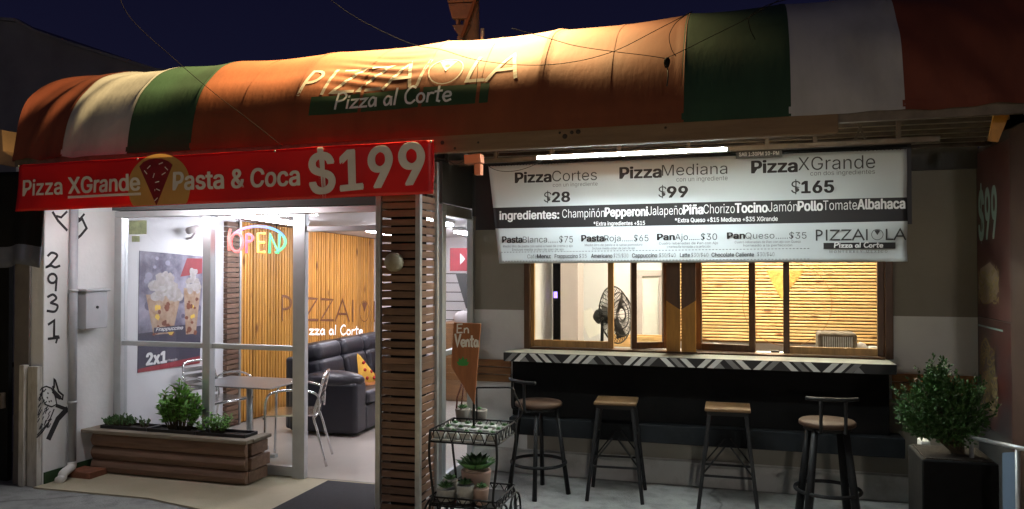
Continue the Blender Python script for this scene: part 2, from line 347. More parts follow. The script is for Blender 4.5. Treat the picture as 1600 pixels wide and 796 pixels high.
# ------------------------------------------------------------------ lettering
FONT = None
try: FONT = bpy.data.fonts.load(bpy.utils.system_resource('DATAFILES', path='fonts') + '/Inter.woff2')   # Blender's own interface font
except Exception: FONT = None
_cap = []
def cap_height():
    if not _cap:
        cu = bpy.data.curves.new('t', 'FONT'); cu.body = 'H'; cu.size = 1; cu.font = FONT or cu.font
        o = bpy.data.objects.new('t', cu); COL.objects.link(o); dg = bpy.context.evaluated_depsgraph_get(); dg.update()
        me = bpy.data.meshes.new_from_object(o.evaluated_get(dg)); _cap.append(max(v.co.y for v in me.vertices))
        bpy.data.objects.remove(o); bpy.data.curves.remove(cu); bpy.data.meshes.remove(me)
    return _cap[0]
def set_text(mb, s, u0, v0, u1=None, h=None, fn=None, bold=0, m=0, shear=0, rot=0):
    """typeset s; (u0,v0) baseline start, fitted to end at u1, capital height h; fn(u,v)->world point"""
    cu = bpy.data.curves.new('t', 'FONT'); cu.body = s; cu.size = 1; cu.font = FONT or cu.font; cu.offset = min(bold, 0); cu.shear = shear; cu.resolution_u = 3
    o = bpy.data.objects.new('t', cu); COL.objects.link(o)
    dg = bpy.context.evaluated_depsgraph_get(); dg.update(); me = bpy.data.meshes.new_from_object(o.evaluated_get(dg))
    xs = [v.co.x for v in me.vertices]; x0, x1 = min(xs), max(xs)
    CAP = cap_height()
    ky = h / CAP; kx = (u1 - u0) / (x1 - x0) if u1 is not None else ky
    ca, sa = math.cos(rot), math.sin(rot); fs = [tuple(p.vertices) for p in me.polygons]; e = bold * 1.5
    for q, (ox, oy) in enumerate(((0, 0), (-e, 0), (e, 0), (-e * .7, e * .55), (e * .7, -e * .55), (-e * .7, -e * .55), (e * .7, e * .55)) if bold > 0 else ((0, 0),)):
        vs = []
        for v in me.vertices:
            a, b = (v.co.x - x0 + ox) * kx, (v.co.y + oy) * ky
            vs.append(fn(u0 + a * ca - b * sa, v0 + a * sa + b * ca, q * .00012))
        mb.add(vs, fs, m)
    bpy.data.objects.remove(o); bpy.data.curves.remove(cu); bpy.data.meshes.remove(me)
def arc(cx, cy, rx, ry, a0, a1, n=14):
    return [(cx + rx * math.cos(R(a0 + (a1 - a0) * i / n)), cy + ry * math.sin(R(a0 + (a1 - a0) * i / n))) for i in range(n + 1)]
def cm(*p): return [(v.x, v.y) for v in catmull([(a, b, 0) for a, b in p], 5)]
HAND = {  # hand-painted letters: advance, strokes in a box one unit tall
    'P': (.62, [[(.06, 0), (.12, 1)], cm((.1, .95), (.4, 1.02), (.58, .8), (.45, .55), (.1, .45))]),
    'i': (.26, [[(.1, 0), (.12, .52)], [(.13, .7), (.14, .78)]]),
    'z': (.5, [[(.04, .5), (.42, .52), (.04, .02), (.45, .03)]]),
    'a': (.52, [cm((.4, .45), (.2, .54), (.05, .28), (.15, .02), (.33, .12), (.4, .45)), [(.4, .5), (.44, 0)]]),
    'l': (.26, [[(.1, 0), (.14, 1)]]),
    'C': (.66, [cm((.58, .9), (.35, 1.0), (.08, .6), (.15, .12), (.4, 0), (.6, .15))]),
    'o': (.52, [arc(.24, .26, .19, .26, 90, 450)]),
    'r': (.42, [[(.08, 0), (.1, .52)], cm((.1, .35), (.2, .5), (.38, .5))]),
    't': (.42, [[(.2, .9), (.17, .05), (.3, 0)], [(.02, .58), (.38, .62)]]),
    'e': (.5, [cm((.06, .26), (.4, .3), (.36, .5), (.15, .5), (.05, .25), (.2, 0), (.44, .08))]),
    'E': (.6, [[(.5, .98), (.1, .95), (.08, 0), (.5, .03)], [(.1, .5), (.42, .52)]]),
    'n': (.5, [[(.06, 0), (.08, .52)], cm((.08, .36), (.24, .54), (.38, .42), (.4, 0))]),
    'V': (.66, [[(.04, 1), (.28, 0), (.62, 1)]]), 'u': (.5, [cm((.06, .5), (.08, .12), (.2, 0), (.38, .15), (.4, .5)), [(.4, .5), (.44, 0)]]),
    '2': (.6, [cm((.06, .78), (.25, 1), (.5, .82), (.3, .4), (.12, .1)), cm((.12, .1), (.02, .02), (.2, .12), (.4, 0), (.62, .1))]),
    '9': (.6, [arc(.27, .72, .2, .27, 0, 360), [(.48, .75), (.44, 0)]]),
    '3': (.6, [cm((.06, .88), (.3, 1), (.46, .78), (.2, .54)), cm((.2, .54), (.52, .36), (.4, .04), (.04, .1))]),
    '1': (.4, [[(.06, .8), (.24, 1), (.24, 0)], [(.06, .0), (.4, .0)]]), ' ': (.32, [])}
LOGO = {  # thin straight capitals of the shop name
    'P': (.62, [[(.08, 0), (.08, 1)], [(.08, .98)] + arc(.18, .72, .28, .26, 90, -90, 8) + [(.08, .46)]]),
    'I': (.36, [[(.16, 0), (.16, 1)]]), 'Z': (.78, [[(.06, .96), (.66, .96), (.06, .04), (.7, .04)]]),
    'A': (.82, [[(.02, 0), (.4, 1), (.78, 0)], [(.16, .34), (.64, .34)]]),
    'L': (.6, [[(.1, 1), (.1, .04), (.54, .04)]]), 'O': (1.02, [])}
_lift = [0]
def ribbon(mb, pts, w, fn, m=0, n=2, taper=False):
    """a painted stroke of width w along pts (u,v); fn(u,v,lift)->point"""
    P = []
    for i in range(len(pts) - 1):
        a, b = Vector(pts[i]), Vector(pts[i + 1])
        for k in range(n): P.append(a + (b - a) * k / n)
    P.append(Vector(pts[-1])); _lift[0] = (_lift[0] + 1) % 9; lf = _lift[0] * .00025
    N = len(P); vs = []
    for i in range(N):
        d0 = (P[i] - P[max(i - 1, 0)]); d1 = (P[min(i + 1, N - 1)] - P[i])
        if d0.length < 1e-9: d0 = d1
        if d1.length < 1e-9: d1 = d0
        d0 = d0.normalized(); d1 = d1.normalized(); t = d0 + d1
        t = t.normalized() if t.length > .3 else d0
        nn = Vector((-t.y, t.x)); k = 1 / max(.55, nn.dot(Vector((-d0.y, d0.x))))
        ww = w / 2 * k
        q = P[i] + (d1 * 0)
        if i == 0: q = q - d1 * w * .25
        if i == N - 1: q = q + d0 * w * .25
        vs += [fn(*(q + nn * ww), lf), fn(*(q - nn * ww), lf)]
    mb.add(vs, [(2 * i, 2 * i + 1, 2 * i + 3, 2 * i + 2) for i in range(N - 1)], m)
def strokes(mb, txt, font, u0, v0, h, fn, w, m=0, u1=None, n=2, slant=0):
    W = sum(font[c][0] for c in txt); kx = (u1 - u0) / W if u1 else h; u = u0
    for c in txt:
        adv, ss = font[c]
        for st in ss: ribbon(mb, [(u + a * kx + slant * b * h, v0 + b * h) for a, b in st], w, fn, m, n)
        if c == 'O' and font is LOGO:  # the pizza inside the name
            cx, cy, r = u + .5 * kx, v0 + .5 * h, min(.5 * h, .47 * kx)
            ribbon(mb, [(cx + r * math.cos(t * .2618), cy + r * math.sin(t * .2618)) for t in range(25)], w * .35, fn, m, 1)
            a = [(cx, cy - .1 * r)] + [(cx + r * .9 * math.cos(R(t)), cy + r * .9 * math.sin(R(t))) for t in range(55, 126, 10)]
            mb.add([fn(p[0], p[1], .0024) for p in a], [(0, i, i + 1) for i in range(1, len(a) - 1)], m)
        u += adv * kx
def on_y(y): return lambda u, v, d=0: Vector((u, y - d, v))       # sheet facing the street
def on_x(x, s=1): return lambda u, v, d=0: Vector((x + s * d, u, v))  # sheet facing +x (s=1) or -x (s=-1)

# ================================================================== SETTING
WY, SY, LX, RX, TX = 6.3, 5.6, -5.25, 1.58, -2.22
g = MB(); g.add([(-80, -60, -.12), (80, -60, -.12), (80, 120, -.12), (-80, 120, -.12)], [(0, 1, 2, 3)])
struct(g.build('ground', 'asphalt'))
g = MB(); nx, ny = 46, 22
g.box(-12, 8, -1.2, WY + 6, -.119, 0)
struct(g.build('pavement', 'concrete', bevel=.015))
g = MB()
g.add([(LX, 4.78, .012), (-4.2, 4.80, .012), (-3.05, 4.55, .012), (-2.40, 4.40, .012), (-2.40, SY + .02, .012), (LX, SY + .02, .012)],
      [(0, 1, 2, 3, 4, 5)])
g.add([(LX, 4.78, .012), (-4.2, 4.80, .012), (-3.05, 4.55, .012), (-2.40, 4.40, .012), (LX, 4.78, .0), (-4.2, 4.80, .0), (-3.05, 4.55, .0), (-2.40, 4.40, .0)],
      [(0, 4, 5, 1), (1, 5, 6, 2), (2, 6, 7, 3)])
struct(g.build('path', 'beige_slab'))
g = MB(); g.add([(-8, SY + .02, .016), (TX, SY + .02, .016), (TX, 11, .016), (-8, 11, .016)], [(0, 1, 2, 3)])
g.add([(TX, WY, .016), (3, WY, .016), (3, 11, .016), (TX, 11, .016)], [(0, 1, 2, 3)])
struct(g.build('floor', 'tile_floor'))

# ================================================================== SHOP BUILDING
bld = thing('shop_building', 'small pizza shop building with white and taupe walls, glass storefront and serving window', 'building', (-2, 6.3, 0))
# side wall carrying the house number
mb = MB(); mb.box(LX - .30, LX, 4.86, SY + .12, 0, 2.5)
mb.build('side_wall', 'white_wall', bld, bevel=.01)
mb = MB(); mb.box(LX + .001, LX + .012, 4.87, SY - .05, 0.001, .10); mb.build('painted_skirting', 'green_paint', bld)
# kitchen front wall, painted in bands
WX0, WX1 = -1.735, 1.0; WZ0, WZ1 = 1.03, 2.2
xs = [TX, WX0, WX1, RX]; zs = [0, .2, .74, .93, WZ0, 1.345, WZ1, 2.58]
mb = MB()
for i in range(3):
    for j in range(len(zs) - 1):
        if i == 1 and WZ0 <= zs[j] < WZ1: continue
        z0, z1 = zs[j], zs[j + 1]
        mm = 3 if z1 <= .2 else (1 if (z1 <= .75 and i > 0) else (0 if z1 > 1.35 else 2))
        for yy in (WY, WY + .14):
            mb.add([(xs[i], yy, z0), (xs[i + 1], yy, z0), (xs[i + 1], yy, z1), (xs[i], yy, z1)], [(0, 1, 2, 3)], mm if yy == WY else 2)
for (a, b) in (((WX0, WZ0), (WX1, WZ0)), ((WX1, WZ0), (WX1, WZ1)), ((WX1, WZ1), (WX0, WZ1)), ((WX0, WZ1), (WX0, WZ0))):
    mb.add([(a[0], WY, a[1]), (b[0], WY, b[1]), (b[0], WY + .14, b[1]), (a[0], WY + .14, a[1])], [(0, 1, 2, 3)], 2)
fw_ = mb.build('front_wall', ['taupe', 'taupe', 'kitchen_white', 'plinth'], bld)
mb = MB()
mb.box(TX + .01, RX - .01, WY - .022, WY - .002, .001, .19); mb.build('plinth', 'plinth', bld, bevel=.008)
mb = MB()
for k in range(3):
    mb.box(1.02, RX - .012, WY - .028, WY - .003, .745 + k * .063, .803 + k * .063)
mb.build('trim_board', 'trim_wood', bld, bevel=.004)
mb = MB()
for k in range(3): mb.box(TX + .034, -1.87, WY - .028, WY - .003, .745 + k * .063, .803 + k * .063)
mb.build('trim_board', 'trim_wood', bld, bevel=.004)
mb = MB(); mb.box(TX + .032, -1.75, WY - .075, WY - .002, 2.13, 2.57); mb.box(1.04, RX - .003, WY - .06, WY - .002, 2.40, 2.575)
mb.box(-1.749, 1.039, WY - .05, WY - .002, 2.48, 2.575)
mb.build('header_board', 'dark_grey', bld)
# right boundary wall and inner walls
mb = MB(); mb.box(RX, RX + .2, 4.55, WY + 3, 0, 2.54); mb.build('boundary_wall', 'dark_grey', bld)
mb = MB(); mb.box(RX + .02, RX + .18, 4.86, WY, 2.541, 2.80); mb.build('closing_board', 'dark_grey', bld)
CZ0, CZ1 = 2.26, 2.12   # inner ceiling, falling towards the back
mb = MB()
mb.add([(-5.26, SY + .06, CZ0), (TX, SY + .06, CZ0), (TX, 10.6, CZ1), (-5.26, 10.6, CZ1)], [(0, 1, 2, 3)])
mb.add([(TX + .12, WY + .14, 2.75), (RX, WY + .14, 2.75), (RX, 9.2, 2.75), (TX + .12, 9.2, 2.75)], [(0, 1, 2, 3)])
mb.build('ceiling', 'inner_white', bld)
mb = MB()
mb.box(-5.40, LX + .004, SY + .121, 10.6, 0, 2.5); mb.box(-5.26, TX + .1, 10.5, 10.6, 0, 2.5)
mb.box(TX - .001, TX + .11, WY + .141, 10.5, 0, 2.8); mb.box(TX + .11, RX, 9.0, 9.1, 0, 2.8)
mb.build('inner_wall', 'inner_white', bld)
mb = MB(); mb.box(-5.7, RX + .2, SY + .14, 10.7, 2.93, 3.05); mb.box(-5.26, TX - .02, SY - .05, SY + .13, 2.3, 2.92)
mb.build('roof', 'dark_grey', bld)
# tan window-height slat lining on the shop's inner wall
mb = MB(); mb.box(LX + .005, LX + .014, 7.30, 10.49, .02, 2.2)
lin = mb.build('slat_wall', 'groove', bld)
mb = MB(); y = 7.32
while y < 10.45:
    w_ = .040
    y += random.uniform(-.0025, .0025); mb.box(LX + .0145, LX + .040 + random.uniform(-.004, .002), y, y + w_ + random.uniform(-.003, .002), .03, 2.195 - (y - 7.3) * .024); y += .056
mb.build('slat', 'slat_v', lin, bevel=.004, seg=1)
mb = MB()
fnx = on_x(LX + .043)
ys = [at(px, 480, x=LX).y for px in (433, 600)]
def wallfn(u, v, d=0):    # lettering board follows the lining
    return Vector((LX + .043 + d, u, v))
def tilt(z0, z1, y0, y1):
    return lambda u, v, d=0: Vector((LX + .043 + d, u, v + z0 + (z1 - z0) * (u - y0) / (y1 - y0)))
zb0, zb1 = at(433, 501, x=LX).z, at(600, 503, x=LX).z
zt0 = at(433, 462, x=LX).z
strokes(mb, 'PIZZAIOLA', LOGO, ys[0], 0, zt0 - zb0, tilt(zb0, zb1, *ys), .030, u1=ys[1] + .25)
for i in range(len(mb.v)): pass
mb.build('lettering', mat('brown_letter', (.16, .055, .02), .6), lin)
mb = MB(); ya, yb_ = at(462, 520, x=LX).y, at(563, 520, x=LX).y
zc0, zc1 = at(462, 523, x=LX).z, at(563, 523, x=LX).z
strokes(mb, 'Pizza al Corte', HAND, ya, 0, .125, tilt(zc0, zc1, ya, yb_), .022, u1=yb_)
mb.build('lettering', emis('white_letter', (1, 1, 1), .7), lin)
# short stained slat pier before the lining
mb = MB()
for k in range(40): mb.box(LX + .005, LX + .05, 7.06, 7.26, .03 + k * .054, .075 + k * .054)
mb.build('slat_pier', 'col_slat', bld)
mb = MB(); mb.box(LX + .005, LX + .055, 7.265, 7.295, .02, 2.2); mb.build('corner_strip', 'alu', bld)
# kitchen slat wall
KY = 8.7
kx0, kx1 = at(1052, 480, y=KY).x, RX - .01
mb = MB(); mb.box(kx0, kx1, KY + .02, KY + .04, .9, 2.3); kl = mb.build('slat_wall', 'groove', bld)
mb = MB(); z = .92
while z < 2.28: mb.box(kx0, kx1, KY + random.uniform(-.003, .003), KY + .019, z + random.uniform(-.0015, .0015), z + .0215); z += .0335
mb.build('slat', 'slat_h', kl, bevel=.003, seg=1)
c0 = at(1229, 475, y=KY); mb = MB(); rr_ = .44
fk = on_y(KY - .002)
ribbon(mb, [(c0.x + rr_ * math.cos(R(t)), c0.z + rr_ * math.sin(R(t))) for t in range(0, 361, 6)], .005, fk, n=1)
mb.build('circle_line', 'trim_wood', kl)
mb = MB(); wp = [at(1199, 424, y=KY), at(1254, 424, y=KY), at(1221, 466, y=KY)]
ribbon(mb, [(p.x, p.z) for p in wp + wp[:1]], .02, fk, n=1)
mb.add([fk(p.x, p.z, .003) for p in wp], [(0, 1, 2)], 0)
mb.build('slice_emblem', mat('stained_slice', (.52, .27, .06), .5, var=.4, scale=24), kl)
# lower slat counter front, door and panels in the kitchen
p0, p1 = at(952, 530, y=8.3).x, at(1050, 530, y=8.3).x
mb = MB(); z = .45
while z < .98: mb.box(p0, p1, 8.30, 8.33, z, z + .03); z += .038
mb.box(p0, p1, 8.335, 8.37, .2, .99); mb.build('low_slat_panel', 'slat_h', bld)
mb = MB(); d0, d1 = at(1004, 500, y=8.95).x, at(1030, 500, y=8.95).x; zt = at(1017, 432, y=8.95).z
mb.box(d0 - .07, d0, 8.93, 8.999, 0, zt); mb.box(d1, d1 + .07, 8.93, 8.999, 0, zt); mb.box(d0 - .07, d1 + .07, 8.93, 8.999, zt, zt + .07)
dr = mb.build('inner_door', 'mauve', bld, bevel=.005)
mb = MB(); mb.box(d0, d1, 8.96, 8.998, 0, zt); mb.build('door_leaf', 'kitchen_white', dr)
mb = MB(); m0, m1 = at(876, 480, y=8.2).x, at(903, 480, y=8.2).x; mb.box(m0, m1, 8.2, 8.5, 0, 2.7); mb.build('partition', 'mauve', bld)
mb = MB(); m0, m1 = at(864, 480, y=8.6).x, at(877, 480, y=8.6).x; mb.box(m0, m1, 8.6, 8.7, 0, 2.6); dk = mb.build('dark_opening', 'black_paint', bld)
mb = MB(); q = at(868, 461, y=8.595); mb.box(q.x - .02, q.x + .02, 8.59, 8.598, q.z - .035, q.z + .035); mb.build('lit_display', 'screen', dk)

# storefront of aluminium and glass
SZ = 2.13
X = dict(l=-5.205, m0=-4.365, m1=-4.25, p0=-3.485, p1=-3.375, r=TX)
mb = MB(); fy0, fy1 = SY - .03, SY + .05
mb.box(X['l'] - .045, X['l'] + .03, fy0, fy1, .02, SZ); mb.box(X['m0'] + .02, X['m1'] - .03, fy0, fy1, .02, SZ)
mb.box(X['p0'], X['p1'], fy0 - .005, fy1 - .03, .013, SZ)
mb.box(X['r'] - .04, X['r'] + .02, fy0, fy1, .02, SZ)
mb.box(X['l'] - .045, X['r'] + .02, fy0 + .002, fy1 - .002, SZ + .002, SZ + .055)
for (a, b) in ((X['l'] + .03, X['m0'] + .02), (X['m1'] - .03, X['p0'])):
    mb.box(a, b, fy0 + .012, fy1 - .012, 1.025, 1.065); mb.box(a, b, fy0 + .012, fy1 - .012, .02, .10)
mb.box(X['p1'], X['r'] - .04, fy0 + .012, fy1 - .012, 1.985, 2.03)
mb.box(X['m1'] - .03, X['m1'] - .01, fy0 - .012, fy1 - .02, .1, SZ)
# side glazing of the return
mb.box(TX - .03, TX + .024, WY - .045, WY - .001, .10, SZ); mb.box(TX - .02, TX + .02, SY + .05, WY - .045, SZ - .03, SZ + .055)
mb.box(TX - .02, TX + .02, SY + .05, WY - .045, .02, .12); mb.box(TX - .02, TX + .02, SY + .05, WY - .045, 1.02, 1.06)
sf = mb.build('storefront_frame', 'alu', bld, bevel=.004)
for (x0, x1) in ((X['l'] + .03, X['m0'] + .02), (X['m1'] - .01, X['p0'])):
    for (z0, z1) in ((.10, 1.025), (1.065, SZ)):
        mb = MB(); mb.box(x0, x1, SY + .008, SY + .014, z0, z1); mb.build('glass_pane', 'glass', sf)
mb = MB(); mb.box(X['p1'], X['r'] - .04, SY + .008, SY + .014, 2.03, SZ); mb.build('glass_pane', 'glass', sf)
for (z0, z1) in ((.12, 1.02), (1.06, SZ - .03)):
    mb = MB(); mb.box(TX - .004, TX + .002, SY + .05, WY - .045, z0, z1); mb.build('glass_pane', 'glass', sf)
# dark lintel over the storefront
mb = MB(); mb.box(X['l'] - .05, TX + .03, SY - .06, SY + .06, SZ + .06, 2.5); mb.box(TX + .003, TX + .03, SY + .061, WY - .076, SZ + .06, 2.7)
mb.build('lintel', 'dark_grey', bld)

# serving window: outer frame, four glazed casements and a folded wooden shutter
sw = MB(); f0 = WY - .03
sw.box(WX0 - .02, WX0 + .03, f0, WY + .11, WZ0, WZ1); sw.box(WX1 - .025, WX1 + .03, f0, WY + .11, WZ0, WZ1)
sw.box(WX0 + .03, WX1 - .025, f0, WY + .11, WZ1 - .05, WZ1); sw.box(WX0 + .03, WX1 - .025, f0, WY + .11, WZ0 - .003, WZ0 + .012)
swf = sw.build('serving_window', 'wood_dark', bld, bevel=.004)
def casement(px0, px1, deg, hinge, stile, rail, z1=2.14, z0=WZ0 + .016):
    x0, x1 = at(px0, 480, y=WY).x, at(px1, 480, y=WY).x; W = x1 - x0; t = .045
    hx = x0 if hinge == 'l' else x1; s = 1 if hinge == 'l' else -1
    a = R(deg); ux, uy = s * math.cos(a), math.sin(a)
    def fb(m_, u0, u1, za, zb, th):
        p = [Vector((hx + ux * u, WY + .03 + uy * u, 0)) for u in (u0, u1)]
        c = (p[0] + p[1]) / 2; c.z = (za + zb) / 2
        m_.obox(c, ((p[1] - p[0]).length, th, zb - za), (0, 0, math.atan2(uy, ux)))
    m_ = MB(); fb(m_, 0, t, z0, z1, .04); fb(m_, W - t, W, z0, z1, .04)
    o = m_.build('casement', stile, swf, bevel=.004)
    m_ = MB(); fb(m_, t, W - t, z0, z0 + .055, .036); m_.build('rail', rail, o, bevel=.004); m_ = MB(); fb(m_, t, W - t, z1 - .05, z1, .036); m_.build('rail', rail, o, bevel=.004)
    m_ = MB(); fb(m_, t, W - t, z0 + .055, z1 - .05, .006); m_.build('glass_pane', 'glass', o)
casement(826, 958, 0, 'l', 'wood_frame', 'wood_frame')
casement(985, 1046, 24, 'l', 'wood_dark', 'wood_dark')
casement(1084, 1180, 12, 'r', 'wood_dark', 'wood_dark')
casement(1224, 1382, 0, 'r', 'wood_dark', 'wood_frame')
mb = MB()
for (a, b) in ((1041, 1062.5), (1064.5, 1087)):
    x0, x1 = at(a, 480, y=WY - .06).x, at(b, 480, y=WY - .06).x
    zl, zr = at(a, 470, y=WY - .06).z, at(a, 484, y=WY - .06).z
    if a > 1050: zl, zr = zr, zl
    y0, y1, z0, z1 = WY - .055, WY - .02, WZ0 + .015, 2.14
    mb.add([(x0, y0, z0), (x1, y0, z0), (x1, y0, zr), (x0, y0, zl), (x0, y1, z0), (x1, y1, z0), (x1, y1, zr), (x0, y1, zl)],
           [(0, 1, 2, 3), (4, 7, 6, 5), (0, 3, 7, 4), (1, 5, 6, 2), (0, 4, 5, 1)], 0)
    mb.add([(x0, y0, zl), (x1, y0, zr), (x1, y0, z1), (x0, y0, z1), (x0, y1, zl), (x1, y1, zr), (x1, y1, z1), (x0, y1, z1)],
           [(0, 1, 2, 3), (4, 7, 6, 5), (0, 3, 7, 4), (1, 5, 6, 2), (3, 2, 6, 7)], 1)
mb.build('shutter', ['wood_gold', 'wood_dark'], swf)

# ceiling tubes inside (emitters in housings)
TUBE = emis('cold_tube', (.93, .90, 1.0), 80); TUBE_K = emis('kitchen_tube', (1.0, .86, .63), 250)
def fixture(name, p, q, label, tube, group, two=True, r=.014, back=False):
    p, q = Vector(p), Vector(q); t = thing(name, label, 'tube light', (p + q) / 2, group)
    d = (q - p).normalized(); s_ = Vector((-d.y, d.x, 0))
    hv = Vector((0, .032, .0)) if back else Vector((0, 0, .03)); m_ = MB(); m_.bar(p + hv, q + hv, .13 if two else .05, .03); m_.build('housing', 'white_plastic', t, bevel=.006)
    for k in ((-1, 1) if two else (0,)):
        m_ = MB(); m_.tube([p + d * .02 + s_ * .035 * k, q - d * .02 + s_ * .035 * k], r, 8); m_.build('tube', tube, t)
    return t
gi = 'ceiling tube lights inside the shop'
def cz(y): return CZ0 + (CZ1 - CZ0) * (y - SY) / (10.6 - SY) - .055
fixture('ceiling_tube', (-4.2, 8.3, cz(8.3)), (-4.2, 9.6, cz(9.6)), 'bright white ceiling tube light deep in the shop above the sofa', TUBE, gi)
fixture('ceiling_tube', (-4.55, 6.3, cz(6.3)), (-4.55, 7.5, cz(7.5)), 'bright white ceiling tube light above the metal table by the window', TUBE, gi)
fixture('ceiling_tube', (-3.0, 6.6, cz(6.6)), (-3.0, 7.8, cz(7.8)), 'bright white ceiling tube light just inside the open doorway', TUBE, gi)
fixture('ceiling_tube', (-3.25, 8.7, cz(8.7)), (-3.25, 10.0, cz(10)), 'bright white ceiling tube light at the back, seen through the side glass', TUBE, gi)
fixture('ceiling_tube', (-.9, 7.1, 2.69), (.9, 7.1, 2.69), 'ceiling tube light over the kitchen just behind the serving window', TUBE_K, 'ceiling tube lights inside the kitchen')
fixture('ceiling_tube', (-.9, 8.1, 2.69), (.9, 8.1, 2.69), 'ceiling tube light over the kitchen close to the slatted back wall', TUBE_K, 'ceiling tube lights inside the kitchen')
# tube above the menu banner, and the long one behind the red banner
fixture('awning_tube', (-1.36, 5.16, 2.445), (-.10, 5.12, 2.445), 'lit white tube light under the awning directly above the menu banner', emis('menu_tube', (.84, .95, 1.0), 520), 'tube lights under the awning', False, .0065, True)
fixture('awning_tube', (-1.3, 4.90, 2.50), (.5, 4.85, 2.50), 'added fill tube light hidden behind the wooden beam of the awning', emis('added_fill_tube', (.88, .97, .93), 235), 'tube lights under the awning', False, .014, True)  # unseen tube added behind the beam to brighten wall, banner and ground
fixture('awning_tube', (-5.0, 4.84, 2.165), (-3.75, 4.80, 2.185), 'lit white tube light tucked behind the lower edge of the red banner', emis('front_tube', (.97, .96, 1.0), 100), 'tube lights under the awning', False, .014)

# ================================================================== AWNING
def ybase(x): return 4.70 - .030 * (x + .355)
PL = [(0, 2.55), (.018, 2.70), (.055, 2.86), (.12, 3.0), (.21, 3.11), (.37, 3.25), (.6, 3.35), (.9, 3.415), (1.3, 3.45), (1.5, 3.3), (1.55, 2.95)]
PR = [(0, 2.55), (.03, 2.72), (.10, 2.92), (.20, 3.08), (.37, 3.25), (.63, 3.385), (.95, 3.49), (1.15, 3.53), (1.35, 3.55), (1.5, 3.4), (1.55, 2.95)]
def smooth(P):
    c = catmull([(d, z, 0) for d, z in P], 6); out = [0]
    for a, b in zip(c, c[1:]): out.append(out[-1] + (b - a).length)
    return c, [o / out[-1] for o in out]
CL, CR = smooth(PL), smooth(PR)
def pr(C, s):
    c, a = C; s = min(max(s, 0), 1)
    for i in range(len(a) - 1):
        if s <= a[i + 1]:
            t = (s - a[i]) / (a[i + 1] - a[i]); return c[i].lerp(c[i + 1], t)
    return c[-1]
AX0, AX1 = -5.59, 1.565
RIBS = [-5.59, -5.07, -4.45, -3.87, -3.0, -2.05, -1.235, -.355, .24, .82, 1.565]
def aw0(x, s):
    t = min(max((x + 2.2) / 2.2, 0), 1); t = t * t * (3 - 2 * t)
    p = pr(CL, s).lerp(pr(CR, s), t)
    sag = 0
    for a, b in zip(RIBS, RIBS[1:]):
        if a <= x <= b: sag = 4 * (x - a) * (b - x) / (b - a) ** 2 * min(.03 * (b - a), .022)
    w_ = math.sin(math.pi * min(s / .75, 1))
    nrm = -sag * w_
    # slack cloth on the middle bays: diagonal wrinkles around the printed name
    if -3.0 < x < -1.9:
        k = math.sin(math.pi * (x + 3.0) / 1.1) ** 2
        nrm += k * .0065 * math.sin(170 * s + 9 * x + 2.5 * math.sin(5 * x)) * math.exp(-((s - .24) / .07) ** 2)
    if x > .2: nrm += (.011 * math.sin(11 * (x + 3.0 * s)) + .005 * math.sin(31 * x + 40 * s)) * min(1, (x - .2)) * (1 - s)
    if x < -4.7: nrm += (.014 * math.sin(14 * (x * 1.3 - s)) + .006 * math.sin(37 * x - 21 * s)) * min(1, (-4.7 - x) * 2)
    nrm += .003 * math.sin(7.3 * x + 11 * s) * math.sin(4.1 * x - 19 * s) * w_
    # the bay between the last two middle ribs hangs slacker than its neighbour
    if -1.235 < x < -.355: nrm -= .012 * w_ * min(1, (x + 1.235) / .03)
    return Vector((x, ybase(x) + p.x - nrm * .75, p.y + nrm * .65))
def aw(x, s, d=0):
    p = aw0(x, s)
    if d:
        n_ = (aw0(x + .01, s) - p).cross(aw0(x, s + .01) - p).normalized(); p = p + n_ * d
    return p
awn = thing('awning', 'long striped awning, terracotta with green, white and red bands, lit gold from above', 'awning', (-2, 4.75, 2.5))
mb = MB(); xs = []
for a, b in zip(RIBS, RIBS[1:]):
    n_ = max(4, int((b - a) / .03)); xs += [a + (b - a) * i / n_ for i in range(n_)]
xs.append(AX1); ns = 150
def stripe(x):
    if x < -5.07: return 0
    if x < -4.45: return 1
    if x < -3.87: return 2
    if x < -.355: return 3
    if x < .24: return 2
    if x < .82: return 1
    return 0
for x in xs:
    for j in range(ns + 1): mb.v.append(tuple(aw(x, j / ns)))
for i in range(len(xs) - 1):
    for j in range(ns):
        a = i * (ns + 1) + j; mb.f.append((a, a + ns + 1, a + ns + 2, a + 1)); mb.m.append(stripe((xs[i] + xs[i + 1]) / 2)); mb.smooth.append(True)
for x in (AX0, AX1):    # closed ends
    ring = [aw(x, j / ns) for j in range(ns + 1)]; n_ = len(ring)
    c_ = Vector((x, ybase(x) + 1.0, 2.56)); mb.add(ring + [c_], [(i, i + 1, n_) for i in range(n_ - 1)] + [(n_ - 1, 0, n_)], 0, False)
cv = mb.build('canopy', ['redc', 'whitec', 'greenc', 'terra'], awn)
mb = MB()
for x in RIBS[1:-1] + [-3.45, -2.5, -1.65, -.8]:      # welded seams and hem
    prev = None
    for j in range(0, 121):
        s = j / 150; a, b = aw(x - .012, s, .0025), aw(x + .012, s, .0025)
        if prev: mb.add([prev[0], prev[1], b, a], [(0, 1, 2, 3)], stripe(x - .02), True)
        prev = (a, b)
for i in range(len(xs) - 1):
    mb.add([aw(xs[i], .006, .003), aw(xs[i + 1], .006, .003), aw(xs[i + 1], .022, .003), aw(xs[i], .022, .003)], [(0, 1, 2, 3)], stripe((xs[i] + xs[i + 1]) / 2), True)
mb.build('seam', ['redc', 'whitec', 'greenc', 'terra'], cv)
